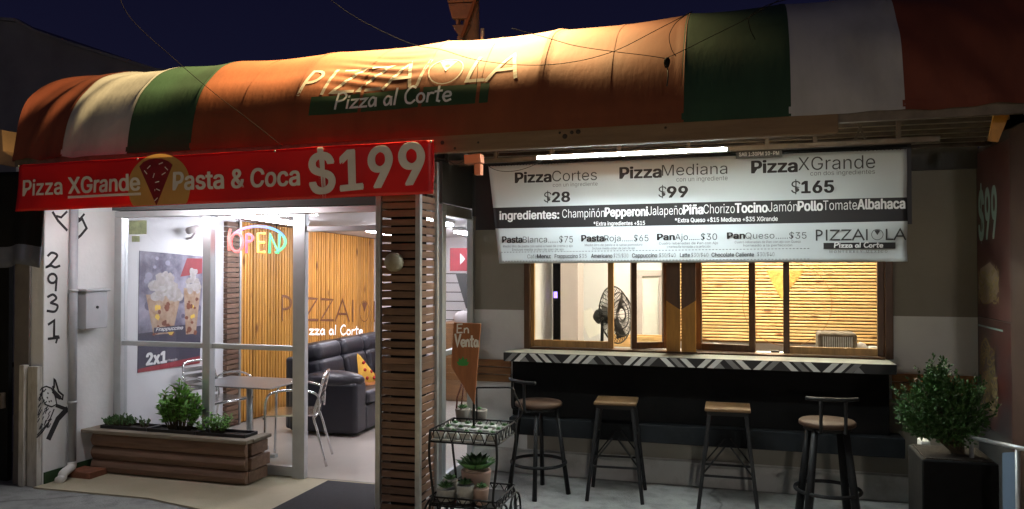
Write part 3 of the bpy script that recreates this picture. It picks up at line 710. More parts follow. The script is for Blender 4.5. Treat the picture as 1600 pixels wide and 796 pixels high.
# printed name: letters lie on the cloth, x along, arc length up
ARC = 1.0; tot = 0; cc = [aw0(-2.2, j / 200) for j in range(201)]
for a, b in zip(cc, cc[1:]): tot += (b - a).length
def s_at(px, py):      # where a photo point meets the cloth
    best = None
    for k in range(0, 150):
        s = k / 250
        lo, hi = -6.0, 2.0
        for _ in range(30):
            mid = (lo + hi) / 2; p = aw0(mid, s); v = p - Vector((0, 0, EYE)); u = 800 + F * v.dot(RT) / v.dot(FW)
            if u < px: lo = mid
            else: hi = mid
        p = aw0(lo, s); v = p - Vector((0, 0, EYE)); yy = 398 - F * v.dot(UP) / v.dot(FW)
        if best is None or abs(yy - py) < best[0]: best = (abs(yy - py), lo, s)
    return best[1], best[2]
n0, n1 = s_at(462, 150), s_at(808, 122); n2 = s_at(490, 112)
def cloth(p0, p1):     # (u in metres along x, v in metres along the arc) -> cloth
    def f(u, v, d=0):
        s = p0[1] + (p1[1] - p0[1]) * (u - p0[0]) / (p1[0] - p0[0]) + v / tot
        return aw(u, s, .0018 + d * .6)
    return f
mb = MB(); hN = max((n2[1] - n0[1]) * tot, .14)
strokes(mb, 'PIZZAIOLA', LOGO, n0[0], 0, hN, cloth(n0, n1), .025, u1=n1[0], n=10, slant=.22)
mb.build('lettering', 'cream_ink', cv)
g0, g1, g2 = s_at(482, 181), s_at(762, 160), s_at(482, 152)
fb_ = cloth(g0, g1); hB = max((g2[1] - g0[1]) * tot, .12); mb = MB()
NU, NV = 60, 6
for i in range(NU + 1):
    for j in range(NV + 1): mb.v.append(tuple(fb_(g0[0] + (g1[0] - g0[0]) * i / NU, hB * j / NV, 0)))
for i in range(NU):
    for j in range(NV):
        a = i * (NV + 1) + j; mb.f.append((a, a + NV + 1, a + NV + 2, a + 1)); mb.m.append(0); mb.smooth.append(True)
band = mb.build('name_band', 'green_band', cv)
mb = MB(); h0, h1 = s_at(522, 172), s_at(706, 158)
strokes(mb, 'Pizza al Corte', HAND, h0[0], 0, .125, lambda u, v, d=0: cloth(h0, h1)(u, v, d + .003), .016, u1=h1[0], n=4)
mb.build('lettering', 'white_ink', band)
# frame under the cloth
mb = MB(); fr_ = lambda x: ybase(x) + .03
mb.add([(x, fr_(x) + dy, z) for x in (AX0, -2.36) for dy in (0, .05) for z in (2.50, 2.57)],
       [(0, 1, 3, 2), (4, 6, 7, 5), (0, 4, 5, 1), (2, 3, 7, 6), (1, 5, 7, 3), (0, 2, 6, 4)])
mb.add([(x, fr_(x) + dy, z) for x in (.45, AX1) for dy in (0, .04) for z in (2.505, 2.57)],
       [(0, 1, 3, 2), (4, 6, 7, 5), (0, 4, 5, 1), (2, 3, 7, 6), (1, 5, 7, 3), (0, 2, 6, 4)])
for x in RIBS[1:-1]:
    mb.tube([aw(x, j / 24, -.02) for j in range(1, 22)], .012, 6)
mb.tube([(AX0 + .02, 5.9, 2.52), (AX1, 5.9, 2.52)], .015, 6)
mb.build('frame', 'rod', awn)
mb = MB(); xa, xb = -2.37, .50
mb.add([(x, ybase(x) + .01 + dy, z) for x in (xa, xb) for dy in (0, .07) for z in (2.445, 2.57)],
       [(0, 1, 3, 2), (4, 6, 7, 5), (0, 4, 5, 1), (2, 3, 7, 6), (1, 5, 7, 3), (0, 2, 6, 4)])
bm_ = mb.build('beam', 'beam_wood', awn, bevel=.008)
mb = MB(); rk = random.Random(3)
for px, py, r in ((688, 222, .014), (708, 231, .009), (745, 222, .007), (882, 213, .016), (893, 207, .012), (903, 205, .015), (874, 206, .008), (1040, 200, .008)):
    p = at(px, py, y=4.72); p.y = ybase(p.x) + .008
    mb.lathe([(r, 0), (r * .8, -.002)], (p.x, p.y, min(max(p.z, 2.46), 2.53)), 10, 0, 'y')
mb.build('knot', 'knot', bm_)
# corrugated sheet roof and ladder-like truss under the awning
cor = MB(); N_ = 100; y0, y1 = 4.95, WY - .08
for i in range(N_ + 1):
    t = i / N_; y_ = y0 + (y1 - y0) * t; z_ = 2.72 - .13 * t + .026 * math.sin(i * math.pi / 5)
    cor.v += [(TX + .1, y_, z_), (RX + .18, y_, z_)]
for i in range(N_): cor.f.append((2 * i, 2 * i + 1, 2 * i + 3, 2 * i + 2)); cor.m.append(0); cor.smooth.append(True)
cr_ = thing('corrugated_roof', 'ribbed metal sheet roof under the awning above the menu banner', 'roof', (-.3, 5.6, 2.6))
cor.build('sheet', 'corr', cr_)
for k in range(10):
    t = .04 + k * .10; y_ = y0 + (y1 - y0) * t; z_ = 2.72 - .13 * t - .04; mb = MB(); mb.box(TX + .12, RX - .01, y_ - .008, y_ + .010, z_ - .012, z_ + .012); mb.build('batten', 'rod', cr_)
tr = thing('roof_truss', 'brown painted ladder truss of thin tubes under the sheet roof', 'truss', (-.3, 5.35, 2.5))
rl = lambda x: 5.42 - .03 * (x + .3)
mb = MB(); mb.bar((-2.1, rl(-2.1), 2.475), (1.15, rl(1.15), 2.49), .03, .03); mb.build('rail', 'rod', tr); mb = MB(); mb.bar((-2.1, rl(-2.1), 2.66), (1.2, rl(1.2), 2.68), .025, .025)
mb.build('rail', 'rod', tr)
for px in (772, 861, 967, 1076, 1198, 1273, 1402):
    x = at(px, 220, y=5.42).x; mb = MB(); mb.bar((x, rl(x), 2.49), (x, rl(x), 2.665), .026, .026); mb.build('upright', 'rod', tr)
mb = MB(); x = at(1345, 190, y=5.4).x; mb.bar((x - .04, rl(x), 2.5), (x + .03, rl(x), 2.66), .012, .012, 0); mb.bar((x + .03, rl(x), 2.5), (x - .04, rl(x) + .005, 2.66), .012, .012)
mb.build('brace', 'rod', tr)

# ================================================================== SIGNS
# menu banner
MY = 5.5
mn = thing('menu_banner', 'wide white and black printed menu banner hung under the sheet roof', 'banner', (-.4, MY, 2.1))
cTL, cTR, cBR, cBL = at(763, 260, y=MY), at(1417, 233, y=MY), at(1418, 409, y=MY), at(780, 412, y=MY)
def mfn0(u, v): # u,v in 0..1
    a = cTL.lerp(cTR, u); b = cBL.lerp(cBR, u); p = a.lerp(b, v)
    e = max(0, (u - .84) / .16); p.y += .014 * math.sin(7 * (u * 3 + v * 2)) * e * (.3 + v) + .006 * math.sin(5 * u + 2)
    return p
mb = MB(); NU, NV = 80, 28; b0 = lambda u: (.405 - .0 * u); 
k0, k1 = .425, .635
for i in range(NU + 1):
    for j in range(NV + 1): mb.v.append(tuple(mfn0(i / NU, j / NV)))
for i in range(NU):
    for j in range(NV):
        a = i * (NV + 1) + j; mb.f.append((a, a + NV + 1, a + NV + 2, a + 1)); mb.m.append(1 if 12 <= j < 18 else 0); mb.smooth.append(True)
sheet = mb.build('sheet', ['menu_vinyl', 'menu_black'], mn)
so = sheet.modifiers.new('thick', 'SOLIDIFY'); so.thickness = .002; so.offset = 1
def mdepth(x, z):
    v = min(max((cTL.z - z) / (cTL.z - cBL.z), 0), 1); xl, xr = cTL.x + (cBL.x - cTL.x) * v, cTR.x + (cBR.x - cTR.x) * v; u = (x - xl) / (xr - xl)
    return mfn0(min(max(u, 0), 1), v).y
mf = lambda u, v, d=0: Vector((u, mdepth(u, v) - .006 - d, v))
M_ = MB(); M2 = MB(); M3 = MB(); MW = MB()
def flush():      # every printed line becomes lettering of its own on the sheet
    for q, mm in ((M_, 'ink'), (M3, 'blue_grey_ink'), (M2, 'grey_ink'), (MW, 'white_ink')):
        if q.v: q.build('lettering', mm, sheet); q.v, q.f, q.m, q.smooth = [], [], [], []
def mtext(mbx, s, px0, px1, pb0, pt, bold, pb1=None):
    """photo columns px0..px1, baseline row pb0, capital top row pt"""
    a, b, t = at(px0, pb0, y=MY), at(px1, pb1 if pb1 else pb0, y=MY), at(px0, pt, y=MY)
    set_text(mbx, s, a.x, (a.z + (b.z if pb1 else a.z)) / 2, b.x, t.z - a.z, mf, bold)
B, Lt = .022, -.004
mtext(M_, 'Pizza', 805.5, 861, 286, 270.5, B); mtext(M3, 'Cortes', 863, 933, 284, 267.5, Lt); mtext(M2, 'con un ingrediente', 864, 934, 292.5, 286.5, Lt)
mtext(M3, '$', 850, 862, 316.5, 300.5, Lt); mtext(M_, '28', 863.5, 890, 316, 301, B)
flush(); mtext(M_, 'Pizza', 969.3, 1033, 279.5, 262.5, B); mtext(M3, 'Mediana', 1034.5, 1136.5, 275.5, 258.5, Lt); mtext(M2, 'con un ingrediente', 1057, 1137, 284.5, 277.5, Lt)
mtext(M3, '$', 1029, 1042, 309, 292, Lt); mtext(M_, '99', 1043.5, 1074, 309, 292.5, B)
flush(); mtext(M_, 'Pizza', 1175, 1245, 271, 252.5, B); mtext(M3, 'XGrande', 1247, 1367.5, 267, 246.5, Lt); mtext(M2, 'con dos ingredientes', 1266, 1367, 275, 268, Lt)
mtext(M3, '$', 1236, 1251, 302.5, 283.5, Lt); mtext(M_, '165', 1253, 1302, 302, 284, B)
flush()
segs = [('ingredientes:', 781, 873.5, B * .8), ('Champiñón', 878.7, 945, Lt), ('Pepperoni', 946, 1012, B), ('Jalapeño', 1013, 1067, Lt), ('Piña', 1068, 1098.5, B),
        ('Chorizo', 1099.5, 1148, Lt), ('Tocino', 1149, 1199, B), ('Jamón', 1200, 1246, Lt), ('Pollo', 1247, 1285, B), ('Tomate', 1286, 1339, Lt), ('Albahaca', 1340, 1414, B)]
for s, a, b, bo in segs:
    t = (a - 781) / 633; pbase = 343.5 - 18.5 * t; mtext(MW, s, a, b, pbase, pbase - 12.5 - 3 * t, bo)
flush(); mtext(MW, '*Extra ingredientes +$15', 928, 1008, 353, 347, .012); flush(); mtext(MW, '*Extra Queso +$15 Mediana +$35 XGrande', 1055, 1215, 348, 341.5, .012)
flush()
for bt, lt, pr_, x0, x1, x2, x3, x4, yb in (('Pasta', 'Blanca', '$75', 785, 816, 855, 874, 895.5, 379.5), ('Pasta', 'Roja', '$65', 909, 943.5, 970, 990.6, 1013.5, 377.5),
                                   ('Pan', 'Ajo', '$30', 1027.5, 1054, 1075, 1095, 1120.5, 375.5), ('Pan', 'Queso', '$35', 1136.6, 1163.5, 1210, 1233, 1260, 373.5)):
    mtext(M_, bt, x0, x1, yb, yb - 9.5, B); mtext(M3, lt, x1 + 1, x2, yb, yb - 9.5, Lt); mtext(M2, '......', x2 + 2, x3 - 2, yb, yb - 9, 0); mtext(M3, pr_, x3, x4, yb, yb - 10, Lt); flush()
for s1, s2, x0, x1, yb in (('Medio litro de pasta con salsa a base de crema y ajo', 'Incluye media orden de pan de ajo', 786, 895, 387), ('Medio litro de pasta a la salsa pomodoro', 'Incluye media orden de pan de ajo', 914, 1004, 385),
                           ('Cuatro rebanadas de Pan con Ajo', 'y mantequilla horneadas a la perfección', 1030, 1122, 382.5), ('Cuatro rebanadas de Pan con ajo con Queso', 'horneado a la perfección', 1148, 1251, 380.5)):
    mtext(M2, s1, x0, x1, yb, yb - 3.6, 0); c_ = (x0 + x1) / 2; mtext(M2, s2, c_ - (x1 - x0) * .37, c_ + (x1 - x0) * .37, yb + 5.2, yb + 1.6, 0); flush()
for s, a, b, bo in (('Café', 824, 839, Lt), ('Menu:', 839.5, 860.7, B), ('Frappuccino', 867, 903, .012), ('$35', 905, 917, Lt), ('Americano', 924, 957, .012), ('$25/$30', 959, 982, Lt), ('Cappuccino', 988, 1027, .012),
                    ('$30/$40', 1030, 1056, Lt), ('Latte', 1062.7, 1078, .012), ('$30/$40', 1080, 1107, Lt), ('Chocolate Caliente', 1112, 1178, .012), ('$30/$40', 1183, 1210, Lt)):
    t = (a - 824) / 386; yb = 404 - 3.5 * t; mtext(M_ if bo > 0 else M2, s, a, b, yb, yb - 6, bo)
flush()
# dotted box around the coffee row
for (pa, pb) in (((783, 395), (1267, 389)), ((785, 409), (1267, 405.5))):
    a, b = at(*pa, y=MY), at(*pb, y=MY); n_ = 95
    for i in range(n_):
        x = a.x + (b.x - a.x) * i / n_; z = a.z + (b.z - a.z) * i / n_
        M2.add([mf(x, z), mf(x + .012, z), mf(x + .012, z + .004), mf(x, z + .004)], [(0, 1, 2, 3)])
for q in (M2,): q.build('dotted_line', 'grey_ink', sheet); q.v, q.f, q.m, q.smooth = [], [], [], []
lgf = lambda u, v, d=0: mf(u, v, d)
p0, p1 = at(1274, 376, y=MY), at(1416, 371, y=MY); strokes(M3, 'PIZZAIOLA', LOGO, p0.x, p0.z, at(1274, 360, y=MY).z - p0.z, lgf, .010, u1=p1.x)
a, b = at(1286, 389.5, y=MY), at(1400, 379, y=MY); r_ = (b.z - a.z) / 3
bars = (a.x + r_ * .5, b.x - r_ * .5)
ribbon(M_, [(a.x + .012, (a.z + b.z) / 2), (b.x - .012, (a.z + b.z) / 2)], b.z - a.z, lambda u, v, d=0: mf(u, v, .001), n=24)
pts_unused = [(a.x + r_ + r_ * math.cos(R(t)), a.z + r_ + r_ * math.sin(R(t))) for t in range(180, 271, 30)] + [(b.x - r_ + r_ * math.cos(R(t)), a.z + r_ + r_ * math.sin(R(t))) for t in range(270, 361, 30)] \
    + [(b.x - r_ + r_ * math.cos(R(t)), b.z - r_ + r_ * math.sin(R(t))) for t in range(0, 91, 30)] + [(a.x + r_ + r_ * math.cos(R(t)), b.z - r_ + r_ * math.sin(R(t))) for t in range(90, 181, 30)]
strokes(MW, 'Pizza al Corte', HAND, at(1303, 387, y=MY).x, at(1303, 387.2, y=MY).z, .032, lambda u, v, d=0: mf(u, v, d + .003), .007, u1=at(1380, 387, y=MY).x)
mtext(M2, 'M O N T E R R E Y   M É X I C O', 1296, 1387, 395.5, 391.5, -.005)
flush()
mb = MB()
a, b = at(763, 259, y=MY), at(1417, 232, y=MY)
for i in range(61):
    t = i / 60; p = a.lerp(b, t); mb.tube([p + Vector((-.012, 0, -.008)), p + Vector((0, 0, .012)), p + Vector((.012, 0, -.008))], .0025, 4)
mb.tube([a + Vector((0, 0, .014)), b + Vector((0, 0, .014))], .007, 6)
mb.build('lacing', 'black_metal', mn)
# older black sign board behind the menu
bs = thing('sign_board', 'black sign board half hidden behind the white menu banner', 'sign', (-.4, 5.62, 2.2))
mb = MB(); pa = at(744, 262, y=5.62); pb = at(1424, 300, y=5.62)
mb.box(pa.x, pb.x, 5.61, 5.64, 1.98, 2.50); sb = mb.build('board', 'menu_black', bs)
mb = MB(); q = at(1150, 240, y=5.45); q2 = at(1222, 240, y=5.45); mb.box(q.x, q2.x, 5.43, 5.45, 2.425, 2.475); sb2 = mb.build('hours_strip', 'menu_black', bs)
mb = MB(); set_text(mb, 'SAB 1:30PM 10-PM', q.x + .02, 2.437, q2.x - .02, .024, on_y(5.428), .012); mb.build('lettering', 'white_ink', sb2)

# red offer banner on the awning's front edge
BY0, BY1 = 4.72, 4.64
rb = thing('offer_banner', 'long red vinyl banner offering a pizza, pasta and cola price under the awning edge', 'banner', (-3.7, 4.75, 2.35))
def rby(x): return BY0 + (BY1 - BY0) * (x + 5.45) / 3.5
def rat(px, py):
    y = 4.67
    for _ in range(8): p = at(px, py, y=y); y = rby(p.x)
    return p
rc = [rat(30, 258), rat(678, 219), rat(677, 303), rat(25, 331)]
mb = MB(); NU, NV = 70, 14
def rfn(u, v):
    p = rc[0].lerp(rc[1], u).lerp(rc[3].lerp(rc[2], u), v); p.y += .010 * math.sin(u * 13) * math.sin(v * 2.5 + .4) + .006 * math.sin(u * 31 + v * 4); return p
for i in range(NU + 1):
    for j in range(NV + 1): mb.v.append(tuple(rfn(i / NU, j / NV)))
for i in range(NU):
    for j in range(NV):
        a = i * (NV + 1) + j; mb.f.append((a, a + NV + 1, a + NV + 2, a + 1)); mb.m.append(0); mb.smooth.append(True)
rs = mb.build('sheet', 'red_vinyl', rb); so = rs.modifiers.new('thick', 'SOLIDIFY'); so.thickness = .002; so.offset = 1
def rf(u, v, d=0):
    uu = min(max((u - rc[0].x) / (rc[1].x - rc[0].x), 0), 1); zt = rc[0].z + (rc[1].z - rc[0].z) * uu; zb = rc[3].z + (rc[2].z - rc[3].z) * uu
    vv = min(max((zt - v) / (zt - zb), 0), 1); return Vector((u, rfn(uu, vv).y - .0075 - d, v))
# tan disc with a pizza slice
mb = MB(); cc_ = rat(250, 290); rad = .245
zlo = lambda u: rc[3].z + (rc[2].z - rc[3].z) * (u - rc[3].x) / (rc[2].x - rc[3].x) + .004
pts = []
for t in range(-40, 221, 10):
    u, v = cc_.x + rad * 1.12 * math.cos(R(t)), cc_.z - .02 + rad * math.sin(R(t)); pts.append((u, max(v, zlo(u))))
rx = rad * 1.12; NU2, NV2 = 40, 8
for i in range(NU2 + 1):
    u = cc_.x - rx + 2 * rx * (i + .01) / (NU2 + .02); hh = rad * math.sqrt(max(0, 1 - ((u - cc_.x) / rx) ** 2)); zt_ = cc_.z - .02 + hh; zb_ = max(cc_.z - .02 - hh, zlo(u))
    for j in range(NV2 + 1): mb.v.append(tuple(rf(u, zb_ + (zt_ - zb_) * j / NV2, -.002)))
for i in range(NU2):
    for j in range(NV2):
        a = i * (NV2 + 1) + j; mb.f.append((a, a + NV2 + 1, a + NV2 + 2, a + 1)); mb.m.append(0); mb.smooth.append(True)
td = mb.build('pizza_emblem', 'tan_vinyl', rs)
mb = MB(); sl_ = [rat(246, 322)] + [rat(*p) for p in ((271, 258), (264, 252), (255, 249), (246, 248.5), (236, 250), (227, 254), (221, 261))]
sc_ = rat(246, 280); mb.add([rf(p.x, p.z, .001) for p in sl_] + [rf(sc_.x, sc_.z, .001)], [(i, (i + 1) % len(sl_), len(sl_)) for i in range(len(sl_))]); mb.build('slice', 'dkred_vinyl', td)
mb = MB(); rk = random.Random(4)
for px, py in ((236, 262), (254, 256), (243, 275), (258, 272), (248, 285), (243, 300), (249, 297), (262, 264), (231, 270), (246, 312)):
    p = rat(px, py); a = rk.uniform(0, 3); dx, dz = .016 * math.cos(a), .016 * math.sin(a)
    ribbon(mb, [(p.x - dx, p.z - dz), (p.x + dx, p.z + dz)], .007, lambda u, v, d=0: rf(u, v, d + .003), n=1)
mb.build('topping', 'banner_white', td)
def rtext(s, px0, px1, pb0, pb1, pt, bold=.018, shear=0):
    a, b, t = rat(px0, pb0), rat(px1, pb1), rat(px0, pt)
    mb = MB(); set_text(mb, s, a.x, a.z, a.x + math.hypot(b.x - a.x, b.z - a.z), t.z - a.z, lambda u, v, d=0: rf(u, v, d + .002), bold, 0, shear, math.atan2(b.z - a.z, b.x - a.x)); mb.build('lettering', 'banner_white', rs)
rtext('Pizza', 37, 97, 306.5, 303.5, 282.5, .012); rtext('XGrande', 107, 221, 302.5, 297.5, 278, .016)
rtext('Pasta & Coca', 273, 469, 297.5, 289.5, 270, .016); rtext('$199', 487, 664, 303, 286, 243, .018)
a, b = rat(106, 308.5), rat(221, 303.5); mb = MB(); ribbon(mb, [(a.x, a.z), (b.x, b.z)], .019, rf, n=12); mb.build('underline', 'banner_white', rs)
mb = MB()
for i in (0.0, .33, .66, .995):
    p = rfn(i, .03); mb.lathe([(.008, 0), (.008, -.004)], (p.x, p.y - .003, p.z), 10, 0, 'y')
mb.build('eyelet', 'steel', rb)

# ================================================================== SLATTED COLUMN
cl = thing('slatted_column', 'square column clad in dark stained horizontal slats between steel angle posts', 'column', (-2.225, 5.0, 0))
c0x, c1x, c0y, c1y = -2.375, -2.085, 4.85, 5.155
mb = MB(); k = 0
while .02 + k * .0545 < 2.42:
    z0 = .02 + k * .0545 + random.uniform(-.004, .004); z1 = z0 + .044 + random.uniform(-.004, .003); k += 1
    mb.box(c0x + .02, c1x - .02, c0y, c0y + .014, z0, z1); mb.box(c1x - .014, c1x, c0y + .02, c1y - .02, z0, z1)
    mb.box(c0x, c0x + .014, c0y + .02, c1y - .02, z0, z1)
mb.build('cladding', 'col_slat', cl, bevel=.002, seg=1)
mb = MB(); mb.box(c0x + .075, c1x - .04, c0y + .03, c1y - .075, .002, 2.42); mb.build('gap_light_block', 'black_paint', cl)  # dark box added inside to block light through most slat gaps
for (x, y) in ((c0x, c0y), (c1x, c0y), (c1x, c1y), (c0x, c1y)):
    mb = MB(); mb.box(x - .018, x + .018, y - .018, y + .018, 0.001, 2.44); mb.build('post', 'steel', cl, bevel=.003)
mb = MB(); p = at(619, 410, y=4.845)
mb.lathe([(.001, -.075), (.052, -.072), (.06, -.06), (.064, -.045), (.064, -.02), (.05, -.0), (.001, .0)], (p.x, 4.848, p.z), 28, 0, 'y')
rl_ = tag(mb.build('wall_lamp', 'disc'), 'round beige unlit drum lamp fixed to the dark slatted column', 'wall lamp')

# ================================================================== BAR COUNTER
ct = thing('bar_counter', 'black bar counter with a zigzag tiled edge below the serving window', 'counter', (-.5, 6.1, 0))
CY = 5.97; x0, x1 = -1.84, 1.0
mb = MB(); mb.box(x0, x1, CY + .014, WY - .002, .966, 1.027); mb.build('top', 'counter_top', ct, bevel=.004)
mb = MB(); z0, z1 = .957, 1.025; wt = .048; x = x0; i = 0; yy = CY + .0125
mb.box(x0, x1, CY + .004, CY + .0135, z0, z1, 2)
cols = [0, 2, 1, 2, 0, 2, 1, 2, 1, 2, 0, 2]; rk = random.Random(11)
x = x0 + .01; d = 1; cnt = 0
while x < x1 - .24:
    n_ = rk.choice((2, 2, 3))
    for q in range(n_):
        m_ = rk.choice((0, 0, 1)); s_ = d * (z1 - z0) * .95
        a0 = x if d > 0 else x + abs(s_)
        v = [(a0, z0 + .002), (a0 + wt, z0 + .002), (a0 + wt + s_, z1 - .002), (a0 + s_, z1 - .002)]
        mb.add([(u, CY + .002, w2) for u, w2 in v], [(0, 1, 2, 3)], m_); x += wt + .026
    x += .050; 
    tri = x - .042
    if rk.random() < .6 and d > 0: mb.add([(tri - .03, CY + .002, z0 + .002), (tri + .045, CY + .002, z0 + .002), (tri + .007, CY + .002, z0 + .045)], [(0, 1, 2)], 1)
    d = -d
mb.build('tiled_edge', ['tile_white', 'tile_grey', 'tile_black'], ct)
mb = MB(); mb.box(x0 + .02, x1 - .02, WY - .14, WY - .03, .502, .955); mb.build('front_panel', 'black_paint', ct)
mb = MB(); mb.box(x0 + .02, x1 + .065, WY - .24, WY - .03, .365, .50); mb.build('foot_ledge', 'blackboard', ct, bevel=.006)
# things on the inner counter
mb = MB(); mb.box(-1.7, 1.4, WY + .142, WY + .62, .97, 1.0); tag(mb.build('worktop', 'counter_top'), 'grey kitchen worktop just inside the serving window', 'worktop')
def inside(px, py, y): p = at(px, py, y=y); return p
y_ = WY + .35
a, b = at(1278, 520, y=y_), at(1340, 556, y=y_)
t = thing('metal_dispenser', 'grey ribbed metal box on the worktop behind the window pane nearest the shrub', 'dispenser', ((a.x + b.x) / 2, y_, 1.0))
zt = a.z; mb = MB(); mb.box(a.x, b.x, y_, y_ + .25, 1.002, zt); mb.build('body', 'rust_metal', t, bevel=.025, seg=3)
mb = MB()
for i in range(14): x = a.x + .04 + i * (b.x - a.x - .08) / 13; mb.box(x - .004, x + .004, y_ - .008, y_ - .001, 1.06, zt - .03)
mb.build('rib', 'steel', t)
mb = MB(); mb.box(a.x - .02, b.x + .03, y_ - .03, y_ - .009, 1.003, 1.035); mb.build('tray', 'white_plastic', t, bevel=.006)
mb = MB(); rk = random.Random(9)
for i in range(16):
    q = at(rk.uniform(1092, 1158), 545, y=WY + .3); mb.obox((q.x, WY + .3 + rk.uniform(-.06, .1), 1.012 + i * .0042), (.16, .11, .003), (rk.uniform(-.12, .12), rk.uniform(-.15, .15), rk.uniform(0, 3)))
tag(mb.build('paper_pile', 'paper'), 'loose heap of white papers on the worktop behind the window', 'papers')
q = at(1205, 548, y=WY + .3); t = thing('till_tray', 'flat white tray with a small black mouse shaped thing on it', 'tray', (q.x, WY + .3, 1))
mb = MB(); mb.box(q.x - .11, q.x + .11, WY + .22, WY + .42, 1.002, 1.02); mb.build('base', 'paper', t, bevel=.004)
mb = MB(); mb.blob((q.x + .03, WY + .28, 1.032), (.035, .025, .014), rough=.02); mb.build('knob', 'black_plastic', t)
q = at(1365, 552, y=WY + .33); mb = MB(); mb.lathe([(.03, 1.002), (.037, 1.09), (.034, 1.09), (.028, 1.01)], (q.x, WY + .33, 0), 20)
tag(mb.build('paper_cup', 'white_plastic'), 'small white cup at the shrub end of the worktop', 'cup')
q = at(1350, 552, y=WY + .42); mb = MB(); mb.blob((q.x - .02, WY + .47, 1.0), (.07, .05, .11), rough=.03); tag(mb.build('cloth_bundle', 'mauve'), 'grey domed cloth bundle beside the small white cup', 'bundle')
mb = MB(); q = at(1255, 551, y=WY + .3)
mb.box(q.x - .08, q.x + .1, WY + .25, WY + .4, 1.002, 1.045); tag(mb.build('card_reader', 'dark_grey', bevel=.006), 'dark low box on the worktop between the white tray and the ribbed metal box', 'box')
# pedestal fan
fx = at(945, 500, y=7.4); fan = thing('fan', 'black floor fan with round cage seen through the serving window before the pale kitchen wall', 'fan', (fx.x, 7.4, 0))
hub = at(962, 492, y=7.4); ax = Vector((.82, -.35, .12)).normalized(); u = ax.cross(Vector((0, 0, 1))).normalized(); v = u.cross(ax)
mb = MB(); rc_ = .27
for r in (rc_, rc_ * .75, rc_ * .5, rc_ * .28):
    mb.tube([hub + ax * (.06 if r < rc_ else 0) + (u * math.cos(R(t)) + v * math.sin(R(t))) * r for t in range(0, 360, 12)], .006, 5, closed=True)
for t in range(0, 360, 10):
    dd = u * math.cos(R(t)) + v * math.sin(R(t)); mb.tube([hub + ax * .07 + dd * .05, hub + ax * .06 + dd * rc_ * .6, hub + dd * rc_, hub - ax * .07 + dd * rc_ * .7, hub - ax * .1 + dd * .06], .0035, 4)
mb.build('cage', 'black_metal', fan)
mb = MB()
for t in range(0, 360, 120):
    dd = u * math.cos(R(t)) + v * math.sin(R(t)); d2 = u * math.cos(R(t + 60)) + v * math.sin(R(t + 60))
    mb.add([hub + dd * .03, hub + dd * rc_ * .9 + ax * .02, hub + (dd + d2).normalized() * rc_ * .85 - ax * .02, hub + d2 * .05 - ax * .02], [(0, 1, 2, 3)])
mb.build('blade', 'black_metal', fan)
mb = MB(); mb.tube([hub - ax * .08, hub - ax * .10, hub - ax * .2, hub - ax * .24], [.05, .075, .07, .03], 14); mb.build('motor', 'black_metal', fan)
mb = MB(); mb.tube([(hub - ax * .15) - Vector((0, 0, .06)), Vector((fx.x - .05, 7.42, .05))], .016, 8); mb.lathe([(.2, .016), (.2, .03), (.02, .06)], (fx.x - .05, 7.42, 0), 24)
mb.build('stand', 'black_metal', fan)
# white board leaning by the fan
mb = MB(); q = at(922, 505, y=8.6); mb.obox((q.x, 8.6, q.z), (.16, .03, .30), (0, R(-24), R(15))); tag(mb.build('white_box_lid', 'white_plastic', bevel=.004), 'tilted white panel on the kitchen wall behind the fan', 'panel')

# ================================================================== STOOLS
def square_stool():
    t = thing('bar_stool', 'square seat bar stool next to the round stool beside the plant cart', 'bar stool', (0, 0, 0), 'bar stools at the counter')
    H = .715; a, b = .125, .20
    m_ = MB(); m_.box(-.155, .155, -.15, .15, H - .022, H); m_.build('seat', 'seat_wood', t, bevel=.006, local=True)
    m_ = MB(); m_.box(-.14, .14, -.135, .135, H - .052, H - .0225); m_.build('seat_frame', 'black_metal', t, local=True)
    for sx_ in (-1, 1):
        for sy_ in (-1, 1):
            m_ = MB(); m_.bar((sx_ * a, sy_ * a, H - .05), (sx_ * b, sy_ * b * .95, 0.002), .026, .026); m_.build('leg', 'black_metal', t, bevel=.003, local=True)
    zz = .25; k = a + (b - a) * (1 - zz / (H - .05)); m_ = MB()
    for s_ in (-1, 1):
        m_.bar((-k, s_ * k * .97, zz), (k, s_ * k * .97, zz), .014, .014); m_.bar((s_ * k, -k * .97, zz), (s_ * k, k * .97, zz), .014, .014)
    m_.build('stretcher', 'black_metal', t, local=True)
    m_ = MB(); zh = .45
    for s_ in (-1, 1):
        m_.bar((s_ * .165, -.16, .27), (s_ * .135, -.02, zh), .010, .010); m_.bar((s_ * .165, .16, .27), (s_ * .135, .02, zh), .010, .010)
        m_.bar((s_ * .142, -.142, zh), (s_ * .142, .142, zh), .010, .010)
        m_.bar((-.16, s_ * .165, .27), (-.02, s_ * .14, zh), .010, .010); m_.bar((.16, s_ * .165, .27), (.02, s_ * .14, zh), .010, .010)
    m_.build('brace', 'black_metal', t, local=True)
    return t
